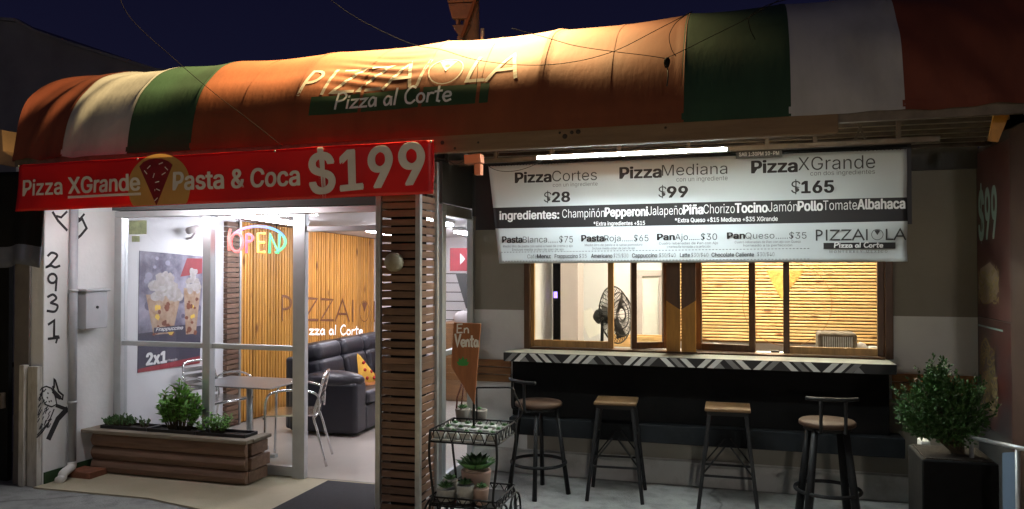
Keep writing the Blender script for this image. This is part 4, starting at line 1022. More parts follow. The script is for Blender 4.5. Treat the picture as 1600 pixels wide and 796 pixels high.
def round_stool(rl=.0155):
    t = thing('bar_stool', 'round', 'bar stool', (0, 0, 0), 'bar stools at the counter')
    H = .69
    m_ = MB(); m_.lathe([(.01, H - .035), (.165, H - .035), (.178, H - .028), (.178, H - .008), (.17, H), (.01, H)], n=36); m_.build('seat', 'seat_red', t, local=True)
    m_ = MB(); m_.lathe([(.13, H - .06), (.15, H - .06), (.15, H - .036), (.13, H - .036)], n=32); m_.build('seat_ring', 'black_metal', t, local=True)
    for q in range(4):
        an = R(45 + 90 * q); d_ = Vector((math.cos(an), math.sin(an), 0))
        m_ = MB(); m_.tube([d_ * .135 + Vector((0, 0, H - .05)), d_ * .225 + Vector((0, 0, .003))], [rl * .9, rl * 1.15], 12); m_.build('leg', 'black_metal', t, local=True)
    zz = .235; rr = .135 + .09 * (1 - zz / (H - .05)) + .012
    m_ = MB(); m_.tube([(rr * math.cos(R(k)), rr * math.sin(R(k)), zz) for k in range(0, 360, 10)], .0125, 8, closed=True); m_.build('foot_ring', 'black_metal', t, local=True)
    m_ = MB()
    for s_ in (-1, 1):
        m_.tube(catmull([(s_ * .075, -.14, H - .05), (s_ * .075, -.185, H - .04), (s_ * .075, -.19, H + .05), (s_ * .075, -.19, H + .16)], 5), .011, 8)
    m_.tube(catmull([(-.16, -.15, H + .165), (-.075, -.19, H + .165), (.075, -.19, H + .165), (.16, -.15, H + .165)], 6), .013, 8)
    m_.build('backrest', 'black_metal', t, local=True)
    return t
s1 = square_stool(); s1.location = (-.925, 5.87, 0); s1.rotation_euler = (0, 0, R(4)); s1['label'] = 'square seat bar stool next to the round stool beside the plant cart'
s1['label'] = 'square seat bar stool next to the round stool beside the plant cart'
dup(s1, (-.125, 5.83, 0), R(1), 'square seat bar stool next to the round stool by the dark shrub')
s2 = round_stool(); s2.location = (-1.50, 5.77, 0); s2.rotation_euler = (0, 0, R(-38)); s2['label'] = 'round red-brown seat bar stool with black backrest beside the succulent cart'
s4 = round_stool(.0245); s4.location = (.515, 5.60, 0); s4.rotation_euler = (0, 0, R(6)); s4['label'] = 'round red-brown seat bar stool with thick legs at the counter end near the dark shrub'

# ================================================================== SIDE WALL THINGS
mb = MB(); mb.box(LX + .002, LX + .105, 5.165, 5.39, 1.195, 1.50)
t = thing('meter_box', 'pale grey metal meter box on the white side wall', 'meter box', (LX, 5.28, 1.2))
mb.build('body', 'grey_paint', t, bevel=.006)
mb = MB(); mb.box(LX + .003, LX + .122, 5.15, 5.405, 1.5015, 1.522); mb.build('lid', 'grey_paint', t, bevel=.005)
mb = MB(); mb.lathe([(.012, 0), (.012, .006)], (LX + .1052, 5.28, 1.37), 12, 0, 'x'); mb.build('keyhole', 'ink', t)
dp = thing('drain_pipe', 'grey rain pipe with white elbow at its foot on the white wall', 'drain pipe', (LX + .05, 5.09, 0))
mb = MB(); mb.tube([(LX + .045, 5.095, .12), (LX + .045, 5.095, 2.3)], .032, 14); mb.build('pipe', 'pipe_grey', dp)
mb = MB(); mb.tube(catmull([(LX + .045, 5.095, .135), (LX + .05, 5.09, .10), (LX + .07, 5.03, .085), (LX + .075, 4.985, .07), (LX + .08, 4.97, .04), (LX + .09, 4.945, .034), (LX + .1, 4.92, .034)], 5), .034, 14)
mb.build('elbow', 'pvc', dp)
mb = MB()
for z in (.6, 1.5): mb.lathe([(.036, z), (.036, z + .025)], (LX + .045, 5.095, 0), 14)
mb.build('clamp', 'steel', dp)
# numbers and doodles painted on the wall
num = thing('house_number', 'hand painted black house number running down the white side wall', 'number', (LX, 4.93, 1.5))
fl = on_x(LX + .002)
for ch, pt, pbm in (('2', 395, 418), ('9', 428, 455), ('3', 461, 489), ('1', 502, 530)):
    a = at(72, pbm, x=LX); b = at(72, pt, x=LX); mb = MB(); strokes(mb, ch, HAND, a.y, a.z, b.z - a.z, fl, .020, u1=at(92, pbm, x=LX).y); mb.build('digit', 'ink', num)
mb = MB(); a = [at(83, 526, x=LX), at(90, 526, x=LX), at(87, 536, x=LX)]; ribbon(mb, [(p.y, p.z) for p in a], .018, fl); mb.build('mark', 'ink', num)
db = thing('wall_doodle', 'black and white painted doodle of a hatted figure low on the white wall', 'doodle', (LX, 4.93, .5))
def pxs(mbx, pts, w, close=False):
    q = [at(*p, x=LX) for p in pts]; ribbon(mbx, [(p.y, p.z) for p in q + (q[:1] if close else [])], w * 1.7, fl, n=2)
mb = MB()
pxs(mb, [(66, 606), (72, 604), (80, 607), (86, 620), (88, 632), (80, 636), (70, 632), (65, 620), (66, 606)], .006)
pxs(mb, [(82, 604), (86, 620), (97, 624), (98, 618), (91, 612), (86, 595), (84, 593), (84, 606)], .009)
pxs(mb, [(83, 612), (93, 622)], .018); pxs(mb, [(88, 634), (104, 640)], .016); pxs(mb, [(104, 640), (90, 655), (76, 685)], .028)
pxs(mb, [(84, 640), (76, 660), (66, 675), (57, 684)], .007); pxs(mb, [(80, 655), (58, 680)], .006)
rk = random.Random(5)
for i in range(22):
    x_, y_ = rk.uniform(61, 80), rk.uniform(634, 664); pxs(mb, [(x_, y_), (x_ - rk.uniform(2, 5), y_ + rk.uniform(4, 9))], .005)
for i in range(12): x_ = rk.uniform(62, 72); pxs(mb, [(x_, 606 + i * 2.4), (x_ - 3, 610 + i * 2.4)], .006)
for x_, y_ in ((74, 614), (76, 627), (79, 626), (73, 621)): pxs(mb, [(x_, y_), (x_ + 1.2, y_ + 1.5)], .006)
mb.build('brush_line', 'ink', db)
da = thing('wall_drawing', 'black angular line drawing at the top of the white wall behind the pipe', 'drawing', (LX, 5.1, 2.1))
mb = MB(); pxs(mb, [(82, 332), (90, 345), (104, 360)], .013); pxs(mb, [(104, 331), (95, 340), (88, 338)], .011); pxs(mb, [(114, 350), (118, 338), (124, 343), (131, 335)], .011); pxs(mb, [(117, 350), (128, 342), (135, 357), (126, 368), (118, 375)], .013); mb.build('brush_line', 'ink', da)
mb = MB(); mb.box(LX + .003, LX + .24, 5.08, 5.26, .001, .062); tag(mb.build('brick', 'brick', bevel=.008), 'worn red brick lying against the foot of the white wall', 'brick')
# old white boards and dark jamb at the wall's street end
mb = MB(); a, b = at(45, 600, y=4.82).x, at(60, 600, y=4.82).x
mb.box(a, b, 4.81, 4.855, .001, .93); tag(mb.build('wooden_board', 'oldwhite', bevel=.005), 'flaking white board leaning on the wall end, nearer the wall', 'board')
a, b = at(31, 600, y=4.80).x, at(39, 600, y=4.80).x; mb = MB(); mb.box(a, b, 4.79, 4.835, .001, .94); tag(mb.build('wooden_board', 'oldwhite', bevel=.005), 'thin flaking white board next to the dark gate jamb', 'board')
gt = thing('gate', 'black gate with grey brown jamb under the hanging tarpaulin', 'gate', (-5.7, 4.7, 0))
a, b = at(14, 600, y=4.80).x, at(38, 600, y=4.80).x; mb = MB(); mb.box(a, b, 4.838, 4.858, .001, 2.1); mb.build('jamb', 'jamb', gt, bevel=.006)
mb = MB(); mb.box(a - 1.6, a - .01, 4.80, 4.84, .03, 2.1); lf = mb.build('leaf', 'black_paint', gt)
mb = MB(); mb.box(a - .06, a - .03, 4.76, 4.799, .6, .72); mb.build('latch', 'rust_metal', lf)
# tarpaulin hanging above the gate
tp = MB(); NU, NV = 24, 14; a, b = at(-70, 300, y=4.8).x, at(70, 300, y=4.8).x; zt, zb = at(30, 268, y=4.8).z, at(30, 416, y=4.8).z
for i in range(NU + 1):
    for j in range(NV + 1):
        u_, v_ = i / NU, j / NV; tp.v.append((a + (b - a) * u_ - .02 * v_ * math.sin(9 * u_), 4.82 - .05 * v_ + .018 * math.sin(u_ * 22) * (.3 + v_), zt + (zb - zt) * v_ * (1 + .02 * math.sin(u_ * 14))))
for i in range(NU):
    for j in range(NV): q = i * (NV + 1) + j; tp.f.append((q, q + NV + 1, q + NV + 2, q + 1)); tp.m.append(1 if j >= 11 else 0); tp.smooth.append(True)
o = tp.build('tarpaulin', ['black_paint', 'tarp']); so = o.modifiers.new('thick', 'SOLIDIFY'); so.thickness = .006
tag(o, 'dark tarpaulin with blue grey hem hanging over the gate', 'tarpaulin')

# ================================================================== PLANTER AND HERBS
pl = thing('planter', 'long weathered brown log-plank planter box in front of the storefront', 'planter', (-4.44, 5.39, 0))
px0, px1, py0, py1 = -5.17, -3.70, 5.255, 5.52
mb = MB()
for k in range(3):
    z0 = .02 + k * .105
    prof = [(py0 + .012, z0), (py0, z0 + .02), (py0 - .012, z0 + .05), (py0, z0 + .085), (py0 + .012, z0 + .102), (py0 + .04, z0 + .102), (py0 + .04, z0)]
    mb.prism([(a, b) for a, b in prof], lambda u, v, d: Vector((px0 + d, u, v)), px1 - px0)
    mb.box(px0 + .01, px1 - .01, py1 - .03, py1, z0, z0 + .1)
mb.build('plank', 'planter_wood', pl, bevel=.006)
for k in range(3):
    z0 = .02 + k * .105; e = .0 if k != 1 else .02
    mb = MB(); mb.box(px1 - .03 + e, px1 + .005 + e, py0 + .045 + (.03 if k == 2 else 0), py1 + .03, z0, z0 + .092); mb.build('end_board', 'planter_wood', pl, bevel=.006)
    mb = MB(); mb.box(px0 - .005 - e, px0 + .03 - e, py0 + .045, py1 - .03, z0, z0 + .09); mb.build('end_board', 'planter_wood', pl, bevel=.006)
mb = MB(); mb.box(px0 - .08, px1 + .03, py0 - .03, py0 + .055, .338, .368); mb.box(px0 - .08, px0 + .02, py0 + .056, py1 + .02, .338, .366); mb.box(px1 - .05, px1 + .04, py0 + .056, py1 + .03, .338, .366)
mb.build('rim', 'rim_wood', pl, bevel=.006)
def leaf(mb, p, d, s, up, m=0):
    d = d.normalized(); sd = d.cross(up); sd = sd.normalized() if sd.length > 1e-3 else Vector((1, 0, 0)); n_ = sd.cross(d)
    a = p + d * s * .45 + n_ * s * .10
    mb.add([p, a + sd * s * .3, p + d * s - n_ * s * .08, a - sd * s * .3], [(0, 1, 2), (0, 2, 3)], m, False)
def rv(rk): 
    v = Vector((rk.gauss(0, 1), rk.gauss(0, 1), rk.gauss(0, 1))); return v.normalized()
def herb(name, label, base, r, h, nstem, nleaf, ls, leafm, seed, narrow=False):
    rk = random.Random(seed); t = thing(name, label, 'herb', base, 'herbs growing in the planter')
    sm, lm = MB(), MB(); B0 = Vector(base)
    for i in range(nstem):
        an = rk.uniform(0, 6.28); rr = r * math.sqrt(rk.random()); f = 1 - .45 * (rr / r) ** 2
        tip = B0 + Vector((math.cos(an) * rr, math.sin(an) * rr * .6, h * f * rk.uniform(.7, 1.05))); b_ = B0 + Vector((math.cos(an) * rr * .45, math.sin(an) * rr * .3, 0))
        mid = (tip + b_) / 2 + Vector((rk.uniform(-.01, .01), rk.uniform(-.01, .01), 0)); sm.tube([b_, mid, tip], [.0035, .003, .0015], 5)
        for k in range(nleaf):
            s = rk.uniform(.3, 1); p = b_.lerp(tip, s); d = rv(rk); d.z = abs(d.z) * .5 + .12
            if narrow: d = (d + Vector((0, 0, .9))).normalized()
            leaf(lm, p, d, ls * rk.uniform(.6, 1.2), Vector((0, 0, 1)) if not narrow else rv(rk))
    sm.build('stem', 'stem', t); lm.build('foliage', leafm, t)
trays = []
gl_ = 'plastic troughs set in the planter'
tl = ['black plastic trough with dark low herbs at the drain pipe end of the planter', 'black plastic trough with the tall basil in the planter middle', 'black plastic trough with short pale herbs at the planter end by the door post']
xx = [px0 + .03, px0 + .50, px0 + .97, px1 - .04 + .005]
for k in range(3):
    a, b = xx[k], xx[k + 1] - .01; t = thing('trough', tl[k], 'trough', ((a + b) / 2, 5.4, .33), gl_)
    mb = MB(); ya, yb2 = py0 + .06, py1 - .035; zt = .392
    mb.box(a, b, ya, ya + .012, .30, zt); mb.box(a, b, yb2 - .012, yb2, .30, zt); mb.box(a, a + .012, ya + .0125, yb2 - .0125, .30, zt); mb.box(b - .012, b, ya + .0125, yb2 - .0125, .30, zt)
    mb.build('tray', 'black_plastic', t, bevel=.004)
    mb = MB(); mb.box(a + .012, b - .012, ya + .012, yb2 - .012, .31, .372); mb.build('soil', 'soil', t)
herb('herb_plant', 'low dark rosemary-like herb at the drain pipe end of the planter', (px0 + .17, 5.39, .37), .17, .10, 46, 16, .026, 'leaf_herb', 1, True)
herb('herb_plant', 'small sparse sprig between the low herb and the basil', (px0 + .40, 5.40, .37), .07, .10, 9, 9, .026, 'leaf_herb', 6, True)
herb('herb_plant', 'tall bright green leafy basil in the middle of the planter', (px0 + .74, 5.41, .37), .22, .40, 60, 18, .058, 'leaf_basil', 2)
herb('herb_plant', 'short bright leafy herb between the tall basil and the door post', (px0 + 1.10, 5.39, .37), .20, .17, 36, 13, .036, 'leaf_basil', 3)

# ================================================================== STOREFRONT THINGS
# frappe poster on the inner white wall
ps = thing('drink_poster', 'violet poster of whipped cream iced coffees on the inner white wall', 'poster', (LX, 6.0, 1.3))
PX = LX + .008
pc = [at(218, 392, x=PX), at(318, 401, x=PX), at(312, 568, x=PX), at(215, 583, x=PX)]
def pf(u, v, d=0): q = pc[3].lerp(pc[2], u).lerp(pc[0].lerp(pc[1], u), v); return q + Vector((d, 0, 0))
mb = MB(); mb.prism([(0, 0), (1, 0), (1, 1), (0, 1)], lambda u, v, d: pf(u, v, -d), .004); sh = mb.build('sheet', 'frap_bg', ps)
mb = MB(); mb.add([pf(u, v, .0016) for u, v in ((0, 0), (1, 0), (1, .07), (0, .03))], [(0, 1, 2, 3)]); mb.add([pf(u, v, .0006) for u, v in ((0, .0), (1, .0), (1, .35), (0, .32))], [(0, 1, 2, 3)], 1)
mb.add([pf(u, v, .0008) for u, v in ((.62, .8), (.98, .84), (.98, .98), (.72, .97))], [(0, 1, 2, 3)], 0)
mb.build('print_panel', ['red_print', 'dark_print'], sh)
def cup(mb, u0, u1, v0, v1, tap, lo):
    mb.add([pf(u0 + tap, v0, .0015), pf(u1 - tap, v0, .0015), pf(u1, v1, .0015), pf(u0, v1, .0015)], [(0, 1, 2, 3)], 0)
    rk = random.Random(lo)
    for i in range(16):
        u, v = rk.uniform(u0 + tap, u1 - tap), rk.uniform(v0, v0 + (v1 - v0) * .8); s = rk.uniform(.02, .05)
        mb.add([pf(u + s * math.cos(R(t)) * rk.uniform(.6, 1.2), v + s * .7 * math.sin(R(t)) * rk.uniform(.6, 1.2), .002 + i * .00008) for t in range(0, 360, 60)], [tuple(range(6))], 1 if i % 4 else 2)
    W = u1 - u0
    for i in range(34):
        f = 1 - i / 34; u = (u0 + u1) / 2 + rk.uniform(-.5, .5) * W * (.25 + .8 * f); v = v1 - .03 + .2 * (1 - f) * rk.uniform(.6, 1.1); s = rk.uniform(.05, .085) * (W / .5)
        n_ = 10; ph = rk.uniform(0, 6)
        mb.add([pf(u + s * math.cos(R(360 * t / n_) + ph) * rk.uniform(.7, 1.1), v + s * .62 * math.sin(R(360 * t / n_) + ph) * rk.uniform(.7, 1.1), .0035 + i * .00006) for t in range(n_)], [tuple(range(n_))], rk.choice((3, 3, 4)))
mb = MB(); cup(mb, .10, .64, .30, .64, .12, 1); cup(mb, .68, .97, .28, .70, .06, 2); mb.build('drink_print', ['coffee', 'caramel', 'yellow_print', 'cream', 'cream_shade'], sh)
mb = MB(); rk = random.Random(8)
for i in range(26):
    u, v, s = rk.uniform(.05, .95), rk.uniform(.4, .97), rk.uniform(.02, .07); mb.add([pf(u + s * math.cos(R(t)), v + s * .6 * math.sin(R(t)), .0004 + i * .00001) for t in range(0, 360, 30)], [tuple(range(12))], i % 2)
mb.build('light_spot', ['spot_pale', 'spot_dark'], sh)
mb = MB(); tf = lambda u, v, d=0: pf(u, v, .0075 + d)
mb.add([pf(u, v, .007) for u, v in ((.22, .315), (.72, .315), (.72, .37), (.22, .36))], [(0, 1, 2, 3)], 1)
set_text(mb, 'Frappuccino', .25, .33, .68, .03, tf, .005, 0, .3); set_text(mb, '2x1', .12, .055, .42, .095, tf, .03); set_text(mb, 'en frappés', .40, .06, .6, .02, tf)
mb.build('lettering', ['white_ink', 'dark_print'], sh)
# notices stuck on the glass
q = [at(200, 345, y=SY), at(227, 366, y=SY)]; mb = MB(); mb.box(q[0].x, q[1].x, SY + .0145, SY + .017, q[1].z, q[0].z); tag(mb.build('notice', 'notice'), 'yellow green paper notice stuck high in the pane corner above the drink poster', 'notice')
q = [at(204, 369, y=SY), at(216, 378, y=SY)]; mb = MB(); mb.box(q[0].x, q[1].x, SY + .0145, SY + .017, q[1].z, q[0].z); tag(mb.build('notice', 'notice'), 'small square sticker below the yellow green notice on the glass', 'sticker')
# small white camera on the inner wall
cc3 = at(302, 360, x=LX + .12); t = thing('security_camera', 'small white security camera high on the inner white wall', 'camera', cc3)
mb = MB(); mb.tube([cc3 + Vector((.02, -.09, -.01)), cc3 + Vector((0, .05, .02))], .035, 12); mb.build('body', 'mauve', t)
mb = MB(); mb.tube([cc3 + Vector((0, .03, -.02)), cc3 + Vector((-.06, .05, -.07)), Vector((LX + .006, cc3.y + .05, cc3.z - .08))], .012, 8); mb.build('bracket', 'mauve', t)
# OPEN neon
NY = SY + .10
ne = thing('open_sign', 'lit multicoloured neon OPEN sign hanging behind the glass', 'neon sign', (-4, NY, 1.9))
def nz(name, pts, col, s=6, r=.0115, close=False):
    s *= .30
    q = [at(*p, y=NY) for p in pts]; mb = MB(); mb.tube(q, r, 8, closed=close); mb.build(name, emis('neon_' + name, col, s), ne)
RED, ORG, YEL, GRN, TUR, BLU, VIO = (1, .10, .08), (1, .5, .35), (1, .75, .12), (.1, 1, .25), (.2, 1, .75), (.1, .25, 1), (.5, .15, 1)
def ell(cx, cy, rx, ry, a0=0, a1=360, n=22): return [(cx + rx * math.cos(R(a0 + (a1 - a0) * i / n)), cy - ry * math.sin(R(a0 + (a1 - a0) * i / n))) for i in range(n + (0 if a1 - a0 == 360 else 1))]
nz('letter_tube', ell(370, 379, 9.5, 14.5), (1, .05, .06), 8, close=True)
nz('letter_tube', [(385, 396), (385, 366)] + ell(387, 372, 8, 6, 90, -90, 8) + [(385, 379)], (1, .05, .16), 8)
nz('letter_tube', [(414, 365), (403, 365), (403, 394), (414, 394)], (1, .48, .03), 8); nz('letter_tube', [(403, 379), (413, 379)], (1, .48, .03), 8)
nz('letter_tube', [(421, 396), (422, 366), (435, 395), (437, 366)], (.02, .8, .22), 8)
nz('border_tube', ell(403, 378, 44, 22, 200, 150, 6), RED, 5); nz('border_tube', ell(403, 378, 43, 24, 150, 105, 8), (.8, .3, .8), 5); nz('border_tube', ell(403, 378, 43, 24, 105, 65, 8), (.25, .3, 1), 5)
nz('border_tube', ell(403, 378, 43, 24, 65, 20, 8), (.1, .45, 1), 5); nz('border_tube', ell(403, 378, 43, 22, 20, -50, 8), (.1, .9, .35), 5)
nz('border_tube', [(360, 358), (357, 372), (358, 392)], (1, .15, .1), 5)
mb = MB()
for px in (372, 432): a = at(px, 358, y=NY); mb.tube([a, Vector((a.x + .03, NY, 2.24))], .003, 5)
mb.build('hanging_wire', 'wire', ne)
# table and chairs
tb = thing('cafe_table', 'square metal cafe table inside behind the planter', 'table', (-4.28, 6.12, 0))
mb = MB(); mb.box(-4.68, -3.86, 5.82, 6.42, .662, .674); mb.build('top', 'table_grey', tb, bevel=.006)
mb = MB(); mb.tube([(-4.27, 6.12, .03), (-4.27, 6.12, .662)], .024, 12); mb.build('pedestal', 'alu', tb)
mb = MB(); mb.bar((-4.55, 6.12, .03), (-3.99, 6.12, .03), .05, .03); mb.bar((-4.27, 5.85, .031), (-4.27, 6.39, .031), .05, .03); mb.build('base', 'alu', tb)
ch = thing('cafe_chair', 'shiny aluminium armchair inside between the door post and the table', 'chair', (0, 0, 0), 'aluminium cafe chairs')
for s_ in (-1, 1):
    mb = MB(); mb.tube(catmull([(.21, s_ * .25, .003), (.20, s_ * .25, .35), (.19, s_ * .255, .58), (.10, s_ * .26, .645), (-.08, s_ * .25, .65), (-.22, s_ * .2, .60), (-.23, s_ * .19, .45)], 6), .0105, 8); mb.build('arm', 'chrome', ch, local=True)
    mb = MB(); mb.tube(catmull([(-.30, s_ * .22, .003), (-.22, s_ * .2, .3), (-.19, s_ * .19, .43), (-.24, s_ * .19, .62), (-.27, s_ * .17, .75)], 6), .0105, 8); mb.build('leg', 'chrome', ch, local=True)
mb = MB(); mb.tube(catmull([(-.27, -.17, .75), (-.28, -.1, .775), (-.28, .1, .775), (-.27, .17, .75)], 6), .0125, 8)
for k in range(4): mb.box(-.262 + .012 * (3 - k) , -.25 + .012 * (3 - k), -.185, .185, .50 + k * .06, .54 + k * .06)
mb.build('backrest', 'chrome', ch, local=True)
mb = MB()
for k in range(9): mb.box(-.2, .21, -.205 + k * .046, -.168 + k * .046, .425, .437)
mb.tube([(.21, -.25, .42), (.21, .25, .42)], .011, 8); mb.tube([(-.2, -.2, .42), (-.2, .2, .42)], .011, 8); mb.build('seat', 'chrome', ch, local=True)
ch.location = (-3.76, 6.04, .016); ch.rotation_euler = (0, 0, R(203))
dup(ch, (-4.86, 6.45, .016), R(-12), 'shiny aluminium armchair on the far side of the table by the white wall')
# sofa
SX0, SX1, S0, S1 = -4.5, -3.66, 7.02, 9.1
so_ = thing('sofa', 'dark navy leather sofa with plump back cushions inside the shop', 'sofa', (-4.1, 8, 0))
mb = MB(); mb.box(SX0, SX1 - .03, S0 + .24, S1 - .24, .05, .30); mb.build('base', 'leather', so_, bevel=.03, seg=3)
for (a, b) in ((S0, S0 + .24), (S1 - .24, S1)):
    mb = MB(); mb.box(SX0 + .05, SX1 - .02, a, b, .04, .56); mb.build('armrest', 'leather', so_, bevel=.05, seg=4)
    mb = MB(); mb.blob((SX1 - .32, (a + b) / 2, .57), (.33, .15, .09), rough=.015, sub=3); mb.build('arm_pad', 'leather', so_)
n_ = 3; wd = (S1 - S0 - .48) / n_
for k in range(n_):
    a = S0 + .24 + k * wd
    mb = MB(); mb.box(SX0 + .26, SX1 - .01, a + .005, a + wd - .005, .302, .44); mb.build('seat_cushion', 'leather', so_, bevel=.05, seg=4)
    mb = MB(); mb.obox((SX0 + .19, a + wd / 2, .58), (.24, wd - .01, .34), (0, R(-10), 0)); mb.build('back_cushion', 'leather', so_, bevel=.085, seg=5)
    mb = MB(); mb.obox((SX0 + .14, a + wd / 2, .80), (.25, wd - .01, .22), (0, R(-8), 0)); mb.build('head_cushion', 'leather', so_, bevel=.09, seg=5)
mb = MB(); mb.box(SX0 - .02, SX0 + .10, S0 + .06, S1 - .06, .05, .78); mb.build('back_frame', 'leather', so_, bevel=.03)
# pizza slice cushion
pz = thing('pizza_cushion', 'plush cushion shaped like a pizza slice lying on the navy sofa', 'cushion', (-3.95, 7.65, .5))
o3 = Vector((-3.93, 7.55, .465)); e1 = Vector((.30, .95, .0)).normalized(); e2 = Vector((-.35, .1, .93)).normalized(); e3 = e1.cross(e2)
if e3.x < 0: e3 = -e3
def plush(poly, th, m_, mbx, off=0):
    poly = [(a * .82, b * .82) for a, b in poly]
    n_ = len(poly); c = Vector((sum(p[0] for p in poly) / n_, sum(p[1] for p in poly) / n_))
    for sgn in (1, -1):
        rings = []
        for k, f in enumerate((1, .85, .55, .0)):
            h = th * (1 - (f) ** 3) ; rings.append([o3 + e1 * (c.x + (p[0] - c.x) * f) + e2 * (c.y + (p[1] - c.y) * f) + e3 * (off + sgn * h) for p in poly])
        vs = sum(rings, []); fs = [(k * n_ + i, k * n_ + (i + 1) % n_, (k + 1) * n_ + (i + 1) % n_, (k + 1) * n_ + i) for k in range(3) for i in range(n_)]
        mbx.add(vs, fs, m_, True)
mb = MB(); plush([(0, 0), (.16, -.05), (.33, -.02), (.36, .04), (.25, .20), (.13, .40), (.11, .38), (.06, .18)], .055, 0, mb); mb.build('body', 'cheese', pz)
mb = MB(); mb.tube(catmull([o3 + e1 * a + e2 * b for a, b in ((-.04, .08), (.016, .016), (.13, -.04), (.27, -.025))], 5), [.03] + [.042] * 14 + [.03], 10); mb.build('crust', 'crust', pz)
mb = MB()
for a, b in ((.10, .04), (.20, .03), (.10, .13), (.18, .10), (.11, .21), (.24, .06)):
    c = o3 + e1 * a + e2 * b + e3 * .046; mb.blob(c, (.017, .020, .020), rough=.03, sub=2)
mb.build('pepperoni', 'pep', pz)
# back of the shop seen through the side glass
q = at(718, 397, y=9.6); t = thing('menu_board', 'red wall board with two white arrow marks seen through the side glass', 'sign', (q.x, 9.6, 1.8))
qa, qb = at(703, 388, y=9.6), at(750, 424, y=9.6); mb = MB(); mb.box(qa.x, qb.x, 9.6, 9.63, qb.z, qa.z); bo = mb.build('board', 'red_print', t)
mb = MB()
for p0_ in (719, 731):
    tri = [at(p0_, 396, y=9.598), at(p0_, 414, y=9.598), at(p0_ + 8, 405, y=9.598)]; mb.add([p - Vector((0, .003, 0)) for p in tri], [(0, 1, 2)])
mb.build('arrow_mark', 'white_ink', bo)
t = thing('display_fridge', 'dark tapered cooler with wire shelves at the back of the shop', 'cooler', (-3.2, 9.5, 0))
qa, qb = at(690, 428, y=9.55), at(716, 500, y=9.55); mb = MB()
for k in range(6): zz = qa.z - k * (qa.z - qb.z) / 5; mb.bar((qa.x, 9.55, zz), (qb.x + .1, 9.55, zz), .012, .012)
mb.build('wire_shelf', 'black_metal', t)
v4 = [at(712, 428, y=9.5), at(742, 428, y=9.5), at(742, 482, y=9.5), at(728, 482, y=9.5)]; mb = MB(); mb.prism([(p.x, p.z) for p in v4], lambda u, v, d: Vector((u, 9.5 + d, v)), .2); mb.build('hood', 'dark_grey', t)
qa, qb = at(683, 505, y=9.3), at(750, 528, y=9.3); mb = MB(); mb.box(qa.x, qb.x, 9.3, 9.9, 0.02, qa.z); mb.build('cabinet', 'trim_wood', t, bevel=.01)
q = at(722, 498, y=9.2); mb = MB(); mb.blob((q.x, 9.25, q.z), (.13, .1, .1), rough=.04); tag(mb.build('white_bag', 'mauve'), 'pale rounded bag on the cabinet seen through the side glass', 'bag')
mb = MB(); mb.box(-3.16, -2.36, 4.2, 5.56, .0125, .024); tag(mb.build('door_mat', 'mat_rubber', bevel=.004), 'black rubber door mat on the beige slab before the open doorway', 'door mat')

# ================================================================== SUCCULENT CART
CX0, CX1, CY0, CY1 = -1.80, -1.40, 4.52, 4.92
a = at(672, 690, y=CY0); CX0 = a.x; CZ = a.z; CX1 = at(775, 690, y=CY0).x
ca = thing('plant_cart', 'black wire plant cart with two shelves and scrolled wheels', 'plant cart', ((CX0 + CX1) / 2, 4.7, 0))
mb = MB(); zl = .24; rr = .008
def rail(z, h):
    P = [(CX0, CY0), (CX1, CY0), (CX1, CY1), (CX0, CY1)]
    for i in range(4):
        p, q = P[i], P[(i + 1) % 4]
        for zz in (z, z + h): mb.tube([(p[0], p[1], zz), (q[0], q[1], zz)], rr * .7, 6)
        n_ = 6
        for k in range(n_):
            pts = []
            for s in range(9):
                t_ = (k + s / 8) / n_; pts.append((p[0] + (q[0] - p[0]) * t_, p[1] + (q[1] - p[1]) * t_, z + h * math.sin(math.pi * s / 8)))
            mb.tube(pts, .003, 4)
    for k in range(1, 8):
        x = CX0 + (CX1 - CX0) * k / 8; mb.tube([(x, CY0, z), (x, CY1, z)], .003, 4)
rail(CZ, .07); mb.build('shelf', 'black_metal', ca); mb = MB(); rail(zl, .05); mb.build('shelf', 'black_metal', ca)
for x in (CX0, CX1):
    for y in (CY0, CY1):
        mb = MB(); sx_ = -1 if x == CX0 else 1
        mb.tube(catmull([(x, y, CZ + .07), (x + sx_ * .005, y, CZ - .1), (x - sx_ * .02, y, .3), (x, y, zl), (x + sx_ * .02, y, .0045)], 5), rr, 7); mb.build('leg', 'black_metal', ca)
for sx_, x in ((-1, CX0 - .02), (1, CX1 + .02)):
    for y in (CY0 + .06, CY1 - .06):
        mb = MB(); R_ = .125
        mb.tube([(x, y + R_ * math.cos(R(t)), R_ + .008 + R_ * math.sin(R(t))) for t in range(0, 360, 15)], .007, 6, closed=True)
        for t in range(0, 360, 45):
            mb.tube(catmull([(x, y, R_ + .008), (x, y + R_ * .5 * math.cos(R(t + 22)), R_ + .008 + R_ * .5 * math.sin(R(t + 22))), (x, y + R_ * math.cos(R(t)), R_ + .008 + R_ * math.sin(R(t)))], 4), .0035, 5)
        mb.tube([(x - .015, y, R_ + .008), (x + .015, y, R_ + .008)], .012, 8); mb.build('wheel', 'black_metal', ca)
mb = MB(); h1 = at(745, 606, y=CY1); h2 = at(800, 607, y=CY1)
mb.tube(catmull([(CX1, CY1, CZ + .07), (CX1 + .05, CY1, CZ + .14), (h2.x + .02, CY1, h2.z - .04), (h2.x, CY1, h2.z), (h2.x - .1, CY1, h2.z), (h1.x, CY1, h1.z)], 6), .006, 7)
mb.tube([(h1.x, CY1, h1.z), (h1.x, CY1, CZ + .07)], .005, 6)
mb.build('handle', 'black_metal', ca)
mb = MB(); mb.box(CX0 + .008, CX1 - .008, CY0 + .008, CY1 - .008, CZ + .004, CZ + .014); mb.build('tray', 'steel', ca)
